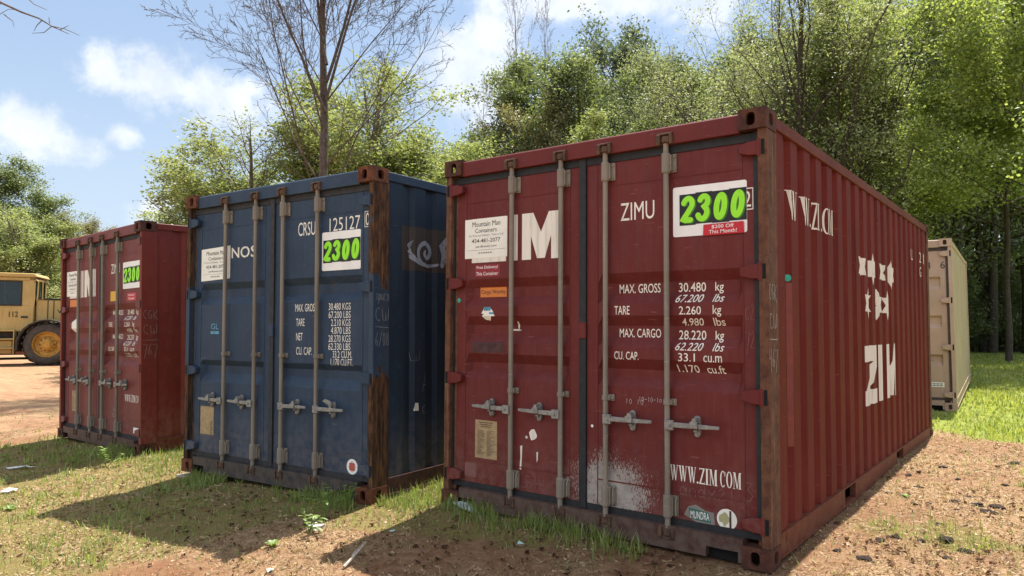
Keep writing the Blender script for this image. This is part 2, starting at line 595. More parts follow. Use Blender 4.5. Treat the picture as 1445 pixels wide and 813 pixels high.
def flat(parent, name, mat, shapes, face='front', base=.06, prof=None, breaks=(), lift=.0016, thick=0.0):
    """flat print on a container: shapes = list of (verts2d, faces); laid on the door ('front') or a long side ('side'),
    cut at the folds of the sheet and bent to follow them"""
    bm = bmesh.new()
    for vs, fs in shapes:
        vv = [bm.verts.new((p[0], p[1], p[2] if len(p) > 2 else 0)) for p in vs]
        for f in fs:
            try:
                bm.faces.new([vv[i] for i in f])
            except ValueError:
                pass
    ax = 1 if face == 'front' else 0
    if prof is not None:
        lo = min(v.co[ax] for v in bm.verts)
        hi = max(v.co[ax] for v in bm.verts)
        for b in breaks:
            if lo < b < hi:
                no = (0, 1, 0) if ax else (1, 0, 0)
                pc = (0, b, 0) if ax else (b, 0, 0)
                bmesh.ops.bisect_plane(bm, geom=bm.verts[:] + bm.edges[:] + bm.faces[:], plane_co=pc, plane_no=no, dist=1e-5)
    for v in bm.verts:
        u, w, e = v.co
        d = (prof(u, w) if prof else 0.0)
        if face == 'front':
            v.co = (u, base + d - lift - e, w)
        else:
            v.co = (base - d + lift + e, u, w)
    me = bpy.data.meshes.new(name)
    bm.to_mesh(me)
    bm.free()
    me.materials.append(mat)
    o = bpy.data.objects.new(name, me)
    return link(o, parent)


def T(s, u0, u1, v0, v1, shear=0.0, bold=0.0):
    vs, fs = text2d(s, shear, bold)
    return (fit(vs, u0, u1, v0, v1), fs)


def rect(u0, u1, v0, v1, e=0.0):
    return ([(u0, v0, e), (u1, v0, e), (u1, v1, e), (u0, v1, e)], [(0, 1, 2, 3)])


def poly(pts, e=0.0):
    return ([(p[0], p[1], e) for p in pts], [tuple(range(len(pts)))])


def disc(cx, cy, r, n=20, r2=None, e=0.0):
    r2 = r2 or r
    return poly([(cx + r * math.cos(2 * PI * k / n), cy + r2 * math.sin(2 * PI * k / n)) for k in range(n)], e)


def stroke(pts, w, e0=0.0, closed=False, caps=True):
    """a polyline thickened into a flat ribbon with rounded ends"""
    pts = [np.array(p[:2], float) for p in pts]
    n = len(pts)
    L, Rr = [], []
    for i in range(n):
        a = pts[i - 1] if (i or closed) else pts[0]
        b = pts[(i + 1) % n] if (i < n - 1 or closed) else pts[-1]
        d = b - a
        d = d / (np.linalg.norm(d) + 1e-9)
        nn = np.array([-d[1], d[0]])
        ww = w[i] if hasattr(w, '__len__') else w
        L.append(pts[i] + nn * ww / 2)
        Rr.append(pts[i] - nn * ww / 2)
    vs = [(*p, e0 + .00004 * i) for i, p in enumerate(L)] + [(*p, e0 + .00004 * i) for i, p in enumerate(Rr)]
    m = n if closed else n - 1
    fs = [(i, n + i, n + (i + 1) % n, (i + 1) % n) for i in range(m)]
    out = [(vs, fs)]
    if caps and not closed:
        for i, sgn in ((0, -1), (n - 1, 1)):
            d = pts[1] - pts[0] if i == 0 else pts[-1] - pts[-2]
            a0 = math.atan2(d[1], d[0])
            ww = (w[i] if hasattr(w, '__len__') else w) / 2
            ring = [(pts[i][0] + ww * math.cos(a0 + sgn * PI / 2 * 0 + (t - .5) * PI + (PI if i == 0 else 0)),
                     pts[i][1] + ww * math.sin(a0 + (t - .5) * PI + (PI if i == 0 else 0))) for t in np.linspace(0, 1, 8)]
            out.append(poly(ring, e0 + .00004 * i))
    return out


def arc(cx, cy, rx, ry, a0, a1, n=12):
    return [(cx + rx * math.cos(math.radians(a)), cy + ry * math.sin(math.radians(a))) for a in np.linspace(a0, a1, n)]


DIG = {'2': arc(.5, .72, .42, .26, 165, -25, 12) + [(.62, .38), (.3, .13), (.1, .02), (.35, .02), (.65, .02), (.92, .02)],
       '3': arc(.45, .75, .38, .23, 160, -70, 12) + [(.45, .51)] + arc(.45, .25, .42, .26, 75, -160, 14),
       '0': arc(.5, .5, .36, .48, 90, 441, 28)}


def digit(ch, u0, u1, v0, v1, w, slant=.12, e=0.0):
    h = v1 - v0
    P = [(u0 + (u1 - u0) * p[0] + slant * h * (p[1] - .5), v0 + h * p[1]) for p in DIG[ch]]
    return stroke(P, w, e, closed=(ch == '0'))


def serif(ch, u, v, w, h):
    """condensed display serif capitals, drawn as thick and thin strokes"""
    def q(i, *p):
        return poly([(u + a * w, v + b * h) for a, b in p], .00005 * i)
    if ch == 'W':
        return [q(0, (.04, 1), (.24, 1), (.40, 0), (.31, 0)), q(1, (.33, 0), (.40, 0), (.56, 1), (.50, 1)),
                q(2, (.40, 1), (.60, 1), (.76, 0), (.67, 0)), q(3, (.69, 0), (.76, 0), (.95, 1), (.89, 1)),
                q(4, (-.02, 1), (-.02, .965), (.32, .965), (.32, 1)), q(5, (.82, 1), (.82, .965), (1.02, .965), (1.02, 1))]
    if ch == 'Z':
        return [q(0, (.06, 1), (.06, .8), (.1, .93), (.98, .93), (.98, 1)), q(1, (.02, .0), (.74, .95), (.98, .95), (.28, .0)),
                q(2, (.02, 0), (1, 0), (1, .22), (.95, .07), (.02, .07))]
    if ch == 'I':
        return [q(0, (.25, 0), (.75, 0), (.75, 1), (.25, 1)), q(1, (0, .965), (1, .965), (1, 1), (0, 1)), q(2, (0, 0), (1, 0), (1, .035), (0, .035))]
    if ch == 'M':
        return [q(0, (.10, 0), (.16, 0), (.16, 1), (.10, 1)), q(1, (.10, 1), (.30, 1), (.54, .02), (.46, .02)),
                q(2, (.46, .02), (.54, .02), (.78, 1), (.72, 1)), q(3, (.72, 0), (.92, 0), (.92, 1), (.72, 1)),
                q(4, (0, 0), (.26, 0), (.26, .035), (0, .035)), q(5, (.64, 0), (1, 0), (1, .035), (.64, .035)),
                q(6, (0, .965), (.2, .965), (.2, 1), (0, 1)), q(7, (.82, .965), (1, .965), (1, 1), (.82, 1))]
    if ch in 'CO':
        a0, a1 = (0, 360) if ch == 'O' else (48, 312)
        vs, fs = [], []
        n = 22
        for k in range(n + 1):
            a = math.radians(a0 + (a1 - a0) * k / n)
            vs.append((u + w * (.5 + .5 * math.cos(a)), v + h * (.5 + .51 * math.sin(a)), 0))
            vs.append((u + w * (.5 + .27 * math.cos(a)), v + h * (.5 + .455 * math.sin(a)), 0))
        for k in range(n):
            fs.append((2 * k, 2 * k + 2, 2 * k + 3, 2 * k + 1))
        out = [(vs, fs)]
        if ch == 'C':
            out.append(q(1, (.80, .68), (.92, .68), (.92, .98), (.80, .85)))
        return out
    if ch == '.':
        return [disc(u + w * .5, v + h * .06, h * .065, 8)]
    return []


SW = {'W': .62, 'Z': .42, 'I': .26, 'M': .58, 'C': .40, 'O': .42, '.': .16, ' ': .14}


def serif_line(s, u0, u1, v0, v1):
    tot = sum(SW[c] for c in s)
    k = (u1 - u0) / tot
    out = []
    u = u0
    for c in s:
        if c != ' ':
            out += serif(c, u + SW[c] * k * .04, v0, SW[c] * k * .92, v1 - v0)
        u += SW[c] * k
    return out


def block_zim(zx, ix, mx, v0, v1):
    h = v1 - v0

    def fz(x0, x1):
        w = x1 - x0
        return [poly([(x0, v1), (x0, v1 - .27 * h), (x1 - w * .42, v1 - .27 * h), (x1, v1 - .2 * h), (x1, v1)]),
                poly([(x0, v0 + .24 * h), (x1 - w * .42, v1 - .27 * h), (x1, v1 - .2 * h), (x0 + w * .46, v0 + .25 * h)], .00005),
                poly([(x0, v0), (x1, v0), (x1, v0 + .25 * h), (x0, v0 + .25 * h)], .0001)]

    def fm(x0, x1):
        w = x1 - x0
        c = (x0 + x1) / 2
        return [rect(x0, x0 + .24 * w, v0, v1), rect(x1 - .24 * w, x1, v0, v1),
                poly([(x0 + .24 * w, v1), (x0 + .24 * w, v1 - .5 * h), (c - .10 * w, v0 + .02 * h), (c, v0 + .02 * h), (c, v1 - .42 * h), (x0 + .30 * w, v1)]),
                poly([(x1 - .24 * w, v1), (x1 - .30 * w, v1), (c, v1 - .42 * h), (c, v0 + .02 * h), (c + .10 * w, v0 + .02 * h), (x1 - .24 * w, v1 - .5 * h)])]
    out = []
    if zx:
        out += fz(*zx)
    if ix:
        out.append(rect(*ix, v0, v1))
    if mx:
        out += fm(*mx)
    return out


def chalk(lines, u0, v0, su, sv, w):
    out = []
    for k, ln in enumerate(lines):
        out += stroke([(u0 + p[0] * su, v0 + p[1] * sv) for p in ln], w, .0002 * k)
    return out


# ------------------------------------------------------------------ shipping container
L_, W_, H_ = 6.058, 2.438, 2.591


def container_matrix(c):
    x, y, z, yaw, pt, rl = c
    return Matrix.Translation((x, y, z)) @ Matrix.Rotation(yaw, 4, 'Z') @ Matrix.Rotation(pt, 4, 'X') @ Matrix.Rotation(rl, 4, 'Y')


def oval_plate(mb, P, w, h, rx, rz, cx, cz, depth):
    """rectangle 0..w x 0..h with an oval hole and a wall of the given depth; P(u,v,d) places it"""
    n = 20
    angs = sorted([2 * PI * k / n for k in range(n)] + [math.atan2(sv - cz, su - cx) % (2 * PI) for su, sv in ((0, 0), (w, 0), (w, h), (0, h))])
    outer, inner = [], []
    for a in angs:
        c, s = math.cos(a), math.sin(a)
        ts = []
        if c > 1e-9: ts.append((w - cx) / c)
        if c < -1e-9: ts.append(-cx / c)
        if s > 1e-9: ts.append((h - cz) / s)
        if s < -1e-9: ts.append(-cz / s)
        t = min(ts)
        outer.append((cx + c * t, cz + s * t))
        p = 3.2
        k = (abs(c / rx) ** p + abs(s / rz) ** p) ** (-1 / p)
        inner.append((cx + c * k, cz + s * k))
    m = len(angs)
    vs = [P(*o, 0) for o in outer] + [P(*i, 0) for i in inner] + [P(*i, depth) for i in inner]
    fs = []
    for i in range(m):
        j = (i + 1) % m
        fs += [(i, j, m + j, m + i), (m + i, m + j, 2 * m + j, 2 * m + i)]
    mb.add(vs, fs)


def casting(parent, mat, right, front, top):
    mb = MB()
    w, l, h = .162, .178, .118
    e = .004
    x0 = e if right else -W_ - e
    sx = -1 if right else 1
    y0 = -e if front else L_ + e
    sy = 1 if front else -1
    z0 = H_ if top else 0.0
    sz = -1 if top else 1
    oval_plate(mb, lambda u, v, d: (x0 + sx * u, y0 + sy * d, z0 + sz * v), w, h, .026, .038, w * .55, h * .5, .026)
    oval_plate(mb, lambda u, v, d: (x0 + sx * d, y0 + sy * u, z0 + sz * v), l, h, .034, .036, l * .52, h * .5, .026)
    X = lambda u, v, d: (x0 + sx * u, y0 + sy * v, z0 + sz * d)
    mb.quad(X(0, 0, 0), X(w, 0, 0), X(w, l, 0), X(0, l, 0))
    mb.quad(X(0, 0, h), X(w, 0, h), X(w, l, h), X(0, l, h))
    mb.quad(X(w, 0, 0), X(w, l, 0), X(w, l, h), X(w, 0, h))
    mb.quad(X(0, l, 0), X(w, l, 0), X(w, l, h), X(0, l, h))
    return mb.build('corner_casting', mat, parent)


C_START, C_PITCH, C_OUT, C_FL, C_DEEP = .510, .2885, .135, .038, .029


def corr_profile(y):
    """depth of the long side's corrugation (0 on the outer flats)"""
    if y < .300 or y > L_ - .17:
        return 0.0
    t = (y - C_START) % C_PITCH
    if y < .360:
        return C_DEEP * (y - .300) / .060
    if t < C_OUT: return 0.0
    if t < C_OUT + C_FL: return C_DEEP * (t - C_OUT) / C_FL
    if t < C_PITCH - C_FL: return C_DEEP
    return C_DEEP * (C_PITCH - t) / C_FL


CORR_BREAKS = [.300, .360, C_START - C_FL]
k_ = 0
while C_START + (k_ + 1) * C_PITCH < L_ - .17:
    CORR_BREAKS += [C_START + k_ * C_PITCH + d_ for d_ in (0, C_OUT, C_OUT + C_FL, C_PITCH - C_FL)]
    k_ += 1
CORR_BREAKS += [C_START + k_ * C_PITCH]


def groove_fn(grooves, depth=.044):
    def f(u, z):
        for (a, b, c, d) in grooves:                 # z falling: a > b > c > d
            if z >= a: continue
            if z > b: return depth * (a - z) / (a - b)
            if z >= c: return depth
            if z > d: return depth * (z - d) / (c - d)
        return 0.0
    return f


class Box:
    pass


def make_container(c, label, group, mats, grooves, hinge_z=(2.365, 1.657, .95, .237), rods=(-1.815, -1.395, -1.048, -.62), rod_z=.752,
                   guides=(.885, 1.55), last_latch_up=False, end_recess=.03, flat_side=False):
    B = Box()
    root = bpy.data.objects.new('shipping_container', None)
    root.empty_display_size = .5
    COL.objects.link(root)
    mw = container_matrix(c)
    root.location = mw.to_translation()
    root.rotation_euler = mw.to_euler()
    tag(root, label, 'container', group)
    B.root = root
    m = mats
    for r in (1, 0):
        for f in (1, 0):
            for t in (1, 0):
                casting(root, m['cast'], r, f, t)
    # corner posts
    for s in (0, 1):
        xo = 0.0 if s == 0 else -W_
        k = -1 if s == 0 else 1
        mb = MB()
        prof = [(xo, .012), (xo + k * .052, .012), (xo + k * .052, .055), (xo + k * .085, .058), (xo + k * .085, .10), (xo + k * .03, .12), (xo + k * .03, .19), (xo, .19)]
        mb.prism(prof, 'z', .118, H_ - .118)
        mb.build('corner_post', m['post'], root, .003)
        mb = MB()
        mb.box(min(xo, xo + k * .12), max(xo, xo + k * .12), L_ - .13, L_ - .012, .118, H_ - .118)
        mb.build('corner_post', m['post'], root, .003)
    # head and sill of the door frame
    mb = MB()
    mb.prism([(.018, 2.463), (.018, 2.566), (.03, 2.578), (.16, 2.578), (.16, 2.463)], 'x', -W_ + .158, -.158)
    mb.build('door_header', m['head'], root, .003)
    mb = MB()
    for (a, b) in ((-W_ + .158, -2.292), (-2.115, -.375), (-.185, -.158)):
        mb.box(a, b, .008, .15, .018, .150)
    mb.box(-2.292, -2.115, .008, .15, .076, .150)
    mb.box(-.375, -.185, .008, .15, .076, .150)
    sill = mb.build('door_sill', m['sill'], root)
    for (a, b) in ((-2.292, -2.115), (-.375, -.185)):
        MB().box(a, b, .060, .148, .004, .075).build('pocket_shade', M_hollow_shade, sill)  # near-black box stands for the shade inside the pocket
    # far end frame, roof, floor
    MB().box(-W_ + .158, -.158, L_ - .12, L_ - .02, 2.47, 2.58).box(-W_ + .158, -.158, L_ - .12, L_ - .02, .02, .15).build('end_rail', m['rail'], root, .003)
    MB().box(-W_ + .11, -.11, L_ - .06, L_ - .03, .15, 2.47).build('end_wall', m['side'], root)
    mb = MB()
    n = 22
    for i in range(n):
        y0 = .17 + (L_ - .30) * i / n
        y1 = .17 + (L_ - .30) * (i + .5) / n
        y2 = .17 + (L_ - .30) * (i + 1) / n
        mb.box(-W_ + .05, -.05, y0, y1, 2.545, 2.566)
        mb.box(-W_ + .05, -.05, y1, y2, 2.545, 2.559)
    mb.build('roof', m['side'], root)
    MB().box(-W_ + .04, -.04, .15, L_ - .12, .12, .16).build('floor', m['rail'], root)
    # long sides
    for s in (0, 1):
        xo = 0.0 if s == 0 else -W_
        k = 1 if s == 0 else -1
        ys = [.185] + ([] if flat_side else CORR_BREAKS) + [L_ - .13]
        zs = [.166, .6, 1.2, 1.8, 2.50]
        mb = MB()
        vs = []
        for z in zs:
            for y in ys:
                d = 0 if flat_side else corr_profile(y)
                vs.append((xo - k * (.014 + d), y, z))
        ny = len(ys)
        fs = [(i * ny + j, i * ny + j + 1, (i + 1) * ny + j + 1, (i + 1) * ny + j) for i in range(len(zs) - 1) for j in range(ny - 1)]
        mb.add(vs, fs)
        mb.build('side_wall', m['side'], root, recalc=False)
        MB().box(min(xo, xo - k * .06), max(xo, xo - k * .06), .178, L_ - .178, 2.50, 2.572).build('top_rail', m['top'], root, .004)
        mb = MB()
        a, b = min(xo - k * .002, xo - k * .045), max(xo - k * .002, xo - k * .045)
        segs = [(.178, 1.69), (2.03, 3.74), (4.08, L_ - .178)] if not flat_side else [(.178, L_ - .178)]
        for (u, v) in segs:
            mb.box(a, b, u, v, .045, .166)
        if not flat_side:
            mb.box(a, b, 1.69, 2.03, .155, .166)
            mb.box(a, b, 3.74, 4.08, .155, .166)
            for (u, v) in ((1.69, 2.03), (3.74, 4.08)):
                mb.box(xo - k * .30 - .002, xo - k * .30 + .002, u, v, .03, .155)
        mb.box(min(xo + k * .004, xo - k * .05), max(xo + k * .004, xo - k * .05), .18, L_ - .18, .030, .045)
        mb.build('bottom_rail', m['rail'], root)
    # doors
    gf = groove_fn(grooves)
    B.prof = gf
    B.breaks = [z for g in grooves for z in g]
    D0, DZ0, DZ1 = .060, .190, 2.412
    B.doors = []
    for (xl, xr, mL, mR) in ((-2.370, -1.262, .105, .085), (-1.208, -.088, .085, .074)):
        xs = [xl, xl + mL, xl + mL + end_recess, xr - mR - end_recess, xr - mR, xr]
        w = [0, 0, 1, 1, 0, 0]
        zs = sorted(set([DZ0, .352, .360, 2.262, 2.27, DZ1] + B.breaks))
        vs = []
        for z in zs:
            for x, ww in zip(xs, w):
                vs.append((x, D0 + gf(x, z) * ww, z))
        nx = len(xs)
        fs = [(i * nx + j, i * nx + j + 1, (i + 1) * nx + j + 1, (i + 1) * nx + j) for i in range(len(zs) - 1) for j in range(nx - 1)]
        mb = MB().add(vs, fs)
        mb.quad((xl, D0, DZ0), (xl, D0, DZ1), (xl, D0 + .05, DZ1), (xl, D0 + .05, DZ0))
        mb.quad((xr, D0, DZ0), (xr, D0, DZ1), (xr, D0 + .05, DZ1), (xr, D0 + .05, DZ0))
        mb.quad((xl, D0, DZ1), (xr, D0, DZ1), (xr, D0 + .05, DZ1), (xl, D0 + .05, DZ1))
        mb.quad((xl, D0, DZ0), (xr, D0, DZ0), (xr, D0 + .05, DZ0), (xl, D0 + .05, DZ0))
        d = mb.build('door', m['door'], root)
        B.doors.append(d)
        # weld seams: thin proud lips along the stiles, head and foot of the panel
        mb = MB()
        for z in (.352, 2.262):
            mb.box(xl + mL + .002, xr - mR - .002, D0 - .0035, D0 + .004, z - .004, z + .004)
        zlo = [DZ0 + .02] + [g[3] for g in grooves[::-1]]
        for x in (xl + mL - .004, xr - mR + .004):
            mb.box(x - .003, x + .003, D0 - .003, D0 + .004, DZ0 + .005, DZ1 - .005)
        mb.build('weld_seam', m['door2'], d)
        # gasket round the leaf
        mb = MB()
        yg0, yg1 = .052, .075
        mb.box(xl - .012, xr + .012, yg0, yg1, DZ1 + .001, 2.462)
        mb.box(xl - .012, xr + .012, yg0 + .002, yg1, .151, DZ0 - .001)
        if xl < -2:
            mb.box(-W_ + .053, xl - .001, yg0 - .006, yg1, .155, 2.46)
            mb.box(xr + .001, xr + .0525, yg0 - .008, yg1, .155, 2.46)
        else:
            mb.box(xr + .001, -.053, yg0 - .008, yg1, .155, 2.46)
        mb.build('door_gasket', m['gasket'], d)
    # centre block on the meeting edge
    MB().box(-1.262, -1.206, .036, .052, 1.258, 1.366).build('centre_block', m['door2'], root, .006)
    # hinges
    for z in hinge_z:
        for s in (0, 1):
            k = -1 if s == 0 else 1
            xo = 0.0 if s == 0 else -W_
            a = xo + k * .050
            mb = MB()
            pts = [(a, z - .042), (a, z + .042), (a + k * .055, z + .040), (a + k * .112, z + .024), (a + k * .112, z - .024), (a + k * .055, z - .040)]
            mb.prism(pts, 'y', .012, .056)
            h = mb.build('hinge', m['hinge'], root, .004)
            mb = MB()
            mb.tube([(xo + k * .046, .020, z - .05), (xo + k * .046, .020, z + .05)], .014, 10)
            mb.build('hinge_pin', m['hinge'], h, smooth=True)
            x1, x2 = sorted((xo + k * .012, xo + k * .031))
            MB().box(x1, x2, .0095, .02, z - .043, z + .043).build('slot_shade', M_hollow_shade, h)  # proud black block, the shade of the slot put into its colour
    # locking bars
    B.rods = []
    for i, x in enumerate(rods):
        y = .024
        r = MB().tube([(x, y, .10), (x, y, 2.515)], .0172, 14).build('lock_rod', m['rod'], root, smooth=True)
        B.rods.append(r)
        for top in (1, 0):
            z = 2.492 if top else .112
            mb = MB()
            mb.tube([(x, y, z - .022), (x, y, z + .022)], .0245, 10)
            mb.box(x - .012, x + .030, y - .030, y - .012, z - .018, z + .018)
            mb.box(x - .030, x + .006, y - .014, y + .012, z - .014, z + .014)
            mb.build('cam', M_keep, r, .003)
            mb = MB()
            mb.box(x - .052, x - .028, -.006, .03, z - .032, z + .032)
            mb.box(x + .030, x + .050, -.004, .03, z - .030, z + .030)
            mb.box(x - .052, x + .050, .002, .0175 if top else .0075, z + (.030 if top else -.042), z + (.042 if top else -.030))
            mb.build('cam_keeper', M_keep, r, .003)
            z0, z1 = (2.285, 2.412) if top else (.196, .332)
            mb = MB()
            mb.tube([(x, y, z0), (x, y, z0 + .01), (x, y, z1 - .01), (x, y, z1)], [.024, .0275, .0275, .024], 12)
            mb.box(x - .022, x + .058, .048, .0595, z0 + .006, z1 - .006)
            mb.box(x + .014, x + .034, .022, .052, z0 + .012, z1 - .012)
            for zb in (z0 + .025, z1 - .025):
                mb.tube([(x + .045, .040, zb), (x + .045, .05, zb)], .009, 6)
            if not top:
                mb.tube([(x + .05, .045, z0 + .012), (x + .055, .020, z0 + .02), (x + .055, .020, z1 - .03), (x + .05, .045, z1 - .012)], .006, 6)
            mb.build('rod_bracket', m['rod'], r, .002)
        for g in guides:
            if g > 1.2: continue
            mb = MB()
            mb.tube([(x, y, g - .016), (x, y, g + .016)], .0235, 12)
            mb.box(x - .034, x + .050, .046, .0592, g - .020, g + .020)
            mb.box(x + .018, x + .030, .022, .048, g - .015, g + .015)
            mb.tube([(x + .040, .036, g), (x + .040, .047, g)], .009, 6)
            mb.build('rod_guide', m['rod'], r, .002)
        k = -1 if i < 2 else 1
        zr = rod_z
        mb = MB()
        mb.box(x + (-.005 if k > 0 else -.052), x + (.052 if k > 0 else .005), -.010, .012, zr - .030, zr + .030)
        mb.tube([(x + k * .03, -.018, zr), (x + k * .03, -.009, zr)], .010, 8)
        mb.build('handle_hub', M_zinc, r, .003)
        # handle bar: flat, cranked and tapering to the tip
        zz = zr + .004
        L1, L2 = .19, .335
        top_ = [(x + k * .045, zz + .015), (x + k * L1, zz + .015), (x + k * L2, zz + .012)]
        bot_ = [(x + k * L2, zz - .007), (x + k * L1, zz - .015), (x + k * .045, zz - .017)]
        mb = MB()
        mb.prism(top_ + bot_, 'y', -.006, .007)
        mb.build('door_handle', M_zinc, r, .003)
        xc = x + k * .185
        mb = MB()
        pl = [(xc + .019 * math.cos(a), zr + .042 + .022 * math.sin(a)) for a in np.linspace(0, PI, 8)] + \
             [(xc + .019 * math.cos(a), zr - .042 + .022 * math.sin(a)) for a in np.linspace(PI, 2 * PI, 8)]
        mb.prism(pl, 'y', .034, .0588)
        up = last_latch_up and i == 3
        mb.box(xc - .012, xc + .012, .006, .036, zr - .030, zr - .016)
        if up:
            mb.prism([(xc - .085, zr + .068), (xc - .06, zr + .085), (xc - .005, zr + .072), (xc + .02, zr + .05), (xc + .014, zr + .022), (xc - .03, zr + .045)], 'y', .0, .020)
            mb.box(xc - .010, xc + .014, .0, .034, zr + .015, zr + .06)
        else:
            mb.prism([(xc - .020, zr + .018), (xc - .010, zr + .05), (xc + .008, zr + .056), (xc + .020, zr + .022)], 'y', -.016, .034)
            mb.box(xc - .026, xc + .022, -.018, -.0085, zr - .008, zr + .032)
        mb.tube([(xc, .026, zr - .05), (xc, .036, zr - .05)], .010, 8)
        mb.build('handle_catch', M_zinc, r, .003)
    return B


def fl(B, name, mat, shapes, parent=None, lift=.0016):
    """print that follows the folded door"""
    return flat(parent or B.root, name, mat, shapes, 'front', .060, B.prof, B.breaks, lift)


def sd(B, name, mat, shapes, lift=.0016, parent=None):
    """print that follows the corrugated side"""
    return flat(parent or B.root, name, mat, shapes, 'side', -.014, lambda u, w: corr_profile(u), CORR_BREAKS, lift)


def price_sign(B, card, tiles, digits, off=None, card_mat=None):
    (u0, u1, v0, v1) = card
    r = .012
    pts = []
    for cx, cy, a in ((u1 - r, v1 - r, 0), (u0 + r, v1 - r, 90), (u0 + r, v0 + r, 180), (u1 - r, v0 + r, 270)):
        pts += [(cx + r * math.cos(math.radians(a + t)), cy + r * math.sin(math.radians(a + t))) for t in (0, 45, 90)]
    mb = MB().prism(pts, 'y', .0555, .0597)
    s = mb.build('price_sign', card_mat or M_card, B.root)
    tu0, tu1, tv0, tv1 = tiles
    n = 4
    tw = (tu1 - tu0) / n
    for k in range(n):
        dy = (-.003, .002, -.001, .003)[k]
        flat(s, 'digit_tile', M_black, [rect(tu0 + k * tw, tu0 + (k + 1) * tw, tv0 + dy, tv1 + dy)], 'front', .0555, None, (), .0012)
        du0 = tu0 + k * tw + .02 * tw
        h = tv1 - tv0
        a = (du0 + tw * .16, du0 + tw * .80, tv0 + .15 * h + dy, tv1 - .13 * h + dy)
        w = tw * .33
        ch = '2300'[k]
        sh = tw * .07
        flat(s, 'digit_shadow', M_lime_dark, digit(ch, a[0] + sh, a[1] + sh, a[2] - sh * .7, a[3] - sh * .7, w * 1.02), 'front', .0555, None, (), .0018)
        flat(s, 'digit_' + {'2': 'two', '3': 'three', '0': 'zero'}[ch], M_lime, digit(ch, a[0], a[1], a[2], a[3], w), 'front', .0555, None, (), .0042)
    if off:
        (o0, o1, p0, p1) = off
        c = MB().prism([(o0, p0), (o1, p0 + .002), (o1 - .002, p1 + .001), (o0 + .003, p1 - .002)], 'y', .0475, .0505).build('offer_card', M_redcard, s)
        h = p1 - p0
        w = o1 - o0
        flat(s, 'offer_text', M_card, [T('$200 Off', o0 + .22 * w, o1 - .24 * w, p0 + .54 * h, p0 + .88 * h, 0, .003),
                                       T('This Month!', o0 + .15 * w, o1 - .17 * w, p0 + .14 * h, p0 + .46 * h, 0, .003)], 'front', .0475, None, (), .001)
    return s


def phone_sign(B, u0, u1, v0, v1, full=True, tilt=0.0):
    mb = MB().prism([(u0, v0), (u1, v0 + tilt), (u1, v1 + tilt), (u0, v1)], 'y', .0565, .0597)
    s = mb.build('phone_sign', M_card2, B.root)
    w, h = u1 - u0, v1 - v0

    def X(a): return u0 + a * w

    def Z(b): return v0 + b * h
    sh = [T('Mountain Man', X(.18), X(.84), Z(.80), Z(.93), 0, .0), T('Containers', X(.25), X(.76), Z(.645), Z(.755), 0, .0),
          T('434-481-2077', X(.17), X(.84), Z(.39), Z(.49), 0, .003), T('yardboxes.com', X(.26), X(.76), Z(.25), Z(.325), 0, .0)]
    for k in sh:
        flat(s, 'sign_text', M_ink, [k], 'front', .0565, None, (), .001)
    flat(s, 'sign_small_print', M_ink_dim, [T('For Price and Delivery - Text or Call', X(.10), X(.91), Z(.535), Z(.60)),
                                            rect(X(.06), X(.96), Z(.200), Z(.207))] +
         [rect(X(.33 + .055 * k), X(.33 + .055 * k + .04), Z(.115), Z(.145)) for k in range(6)], 'front', .0565, None, (), .001)
    return s


def data_plate(B, u0, u1, v0, v1):
    s = MB().box(u0, u1, .0575, .0597, v0, v1).build('data_plate', M_plate, B.root)
    w, h = u1 - u0, v1 - v0
    sh = []
    r = random.Random(5)
    for k in range(3):
        sh.append(rect(u0 + w * (.14 + .06 * k), u1 - w * (.2 + .05 * k), v1 - h * (.07 + .055 * k), v1 - h * (.045 + .055 * k)))
    for col in (0, 1):
        for k in range(22):
            a = u0 + w * (.10 + .44 * col)
            b = a + w * r.uniform(.15, .36)
            sh.append(rect(a, b, v1 - h * (.28 + .030 * k), v1 - h * (.270 + .030 * k) + h * .004))
    flat(s, 'plate_text', plain('plate_print', (.13, .085, .05), .6), sh, 'front', .0575, None, (), .0007)
    return s


STOCK = 'shipping containers standing in the yard'
G_red = ((1.685, 1.621, 1.550, 1.487), (1.411, 1.346, 1.276, 1.211), (1.137, 1.070, 1.022, .958))
G_blue = ((1.754, 1.695, 1.618, 1.553), (1.042, .992, .925, .838))

red = make_container((0, 0, 0, 0, 0, 0), 'large maroon container in front, its right side and lettered doors both showing', STOCK,
                     dict(cast=M_cast, post=M_red_post, head=M_red, sill=M_sill, rail=M_red_rail, top=M_red_rail, side=M_red_side, door=M_red_door,
                          door2=M_red, hinge=M_red, rod=M_rod, gasket=M_gasket), G_red)


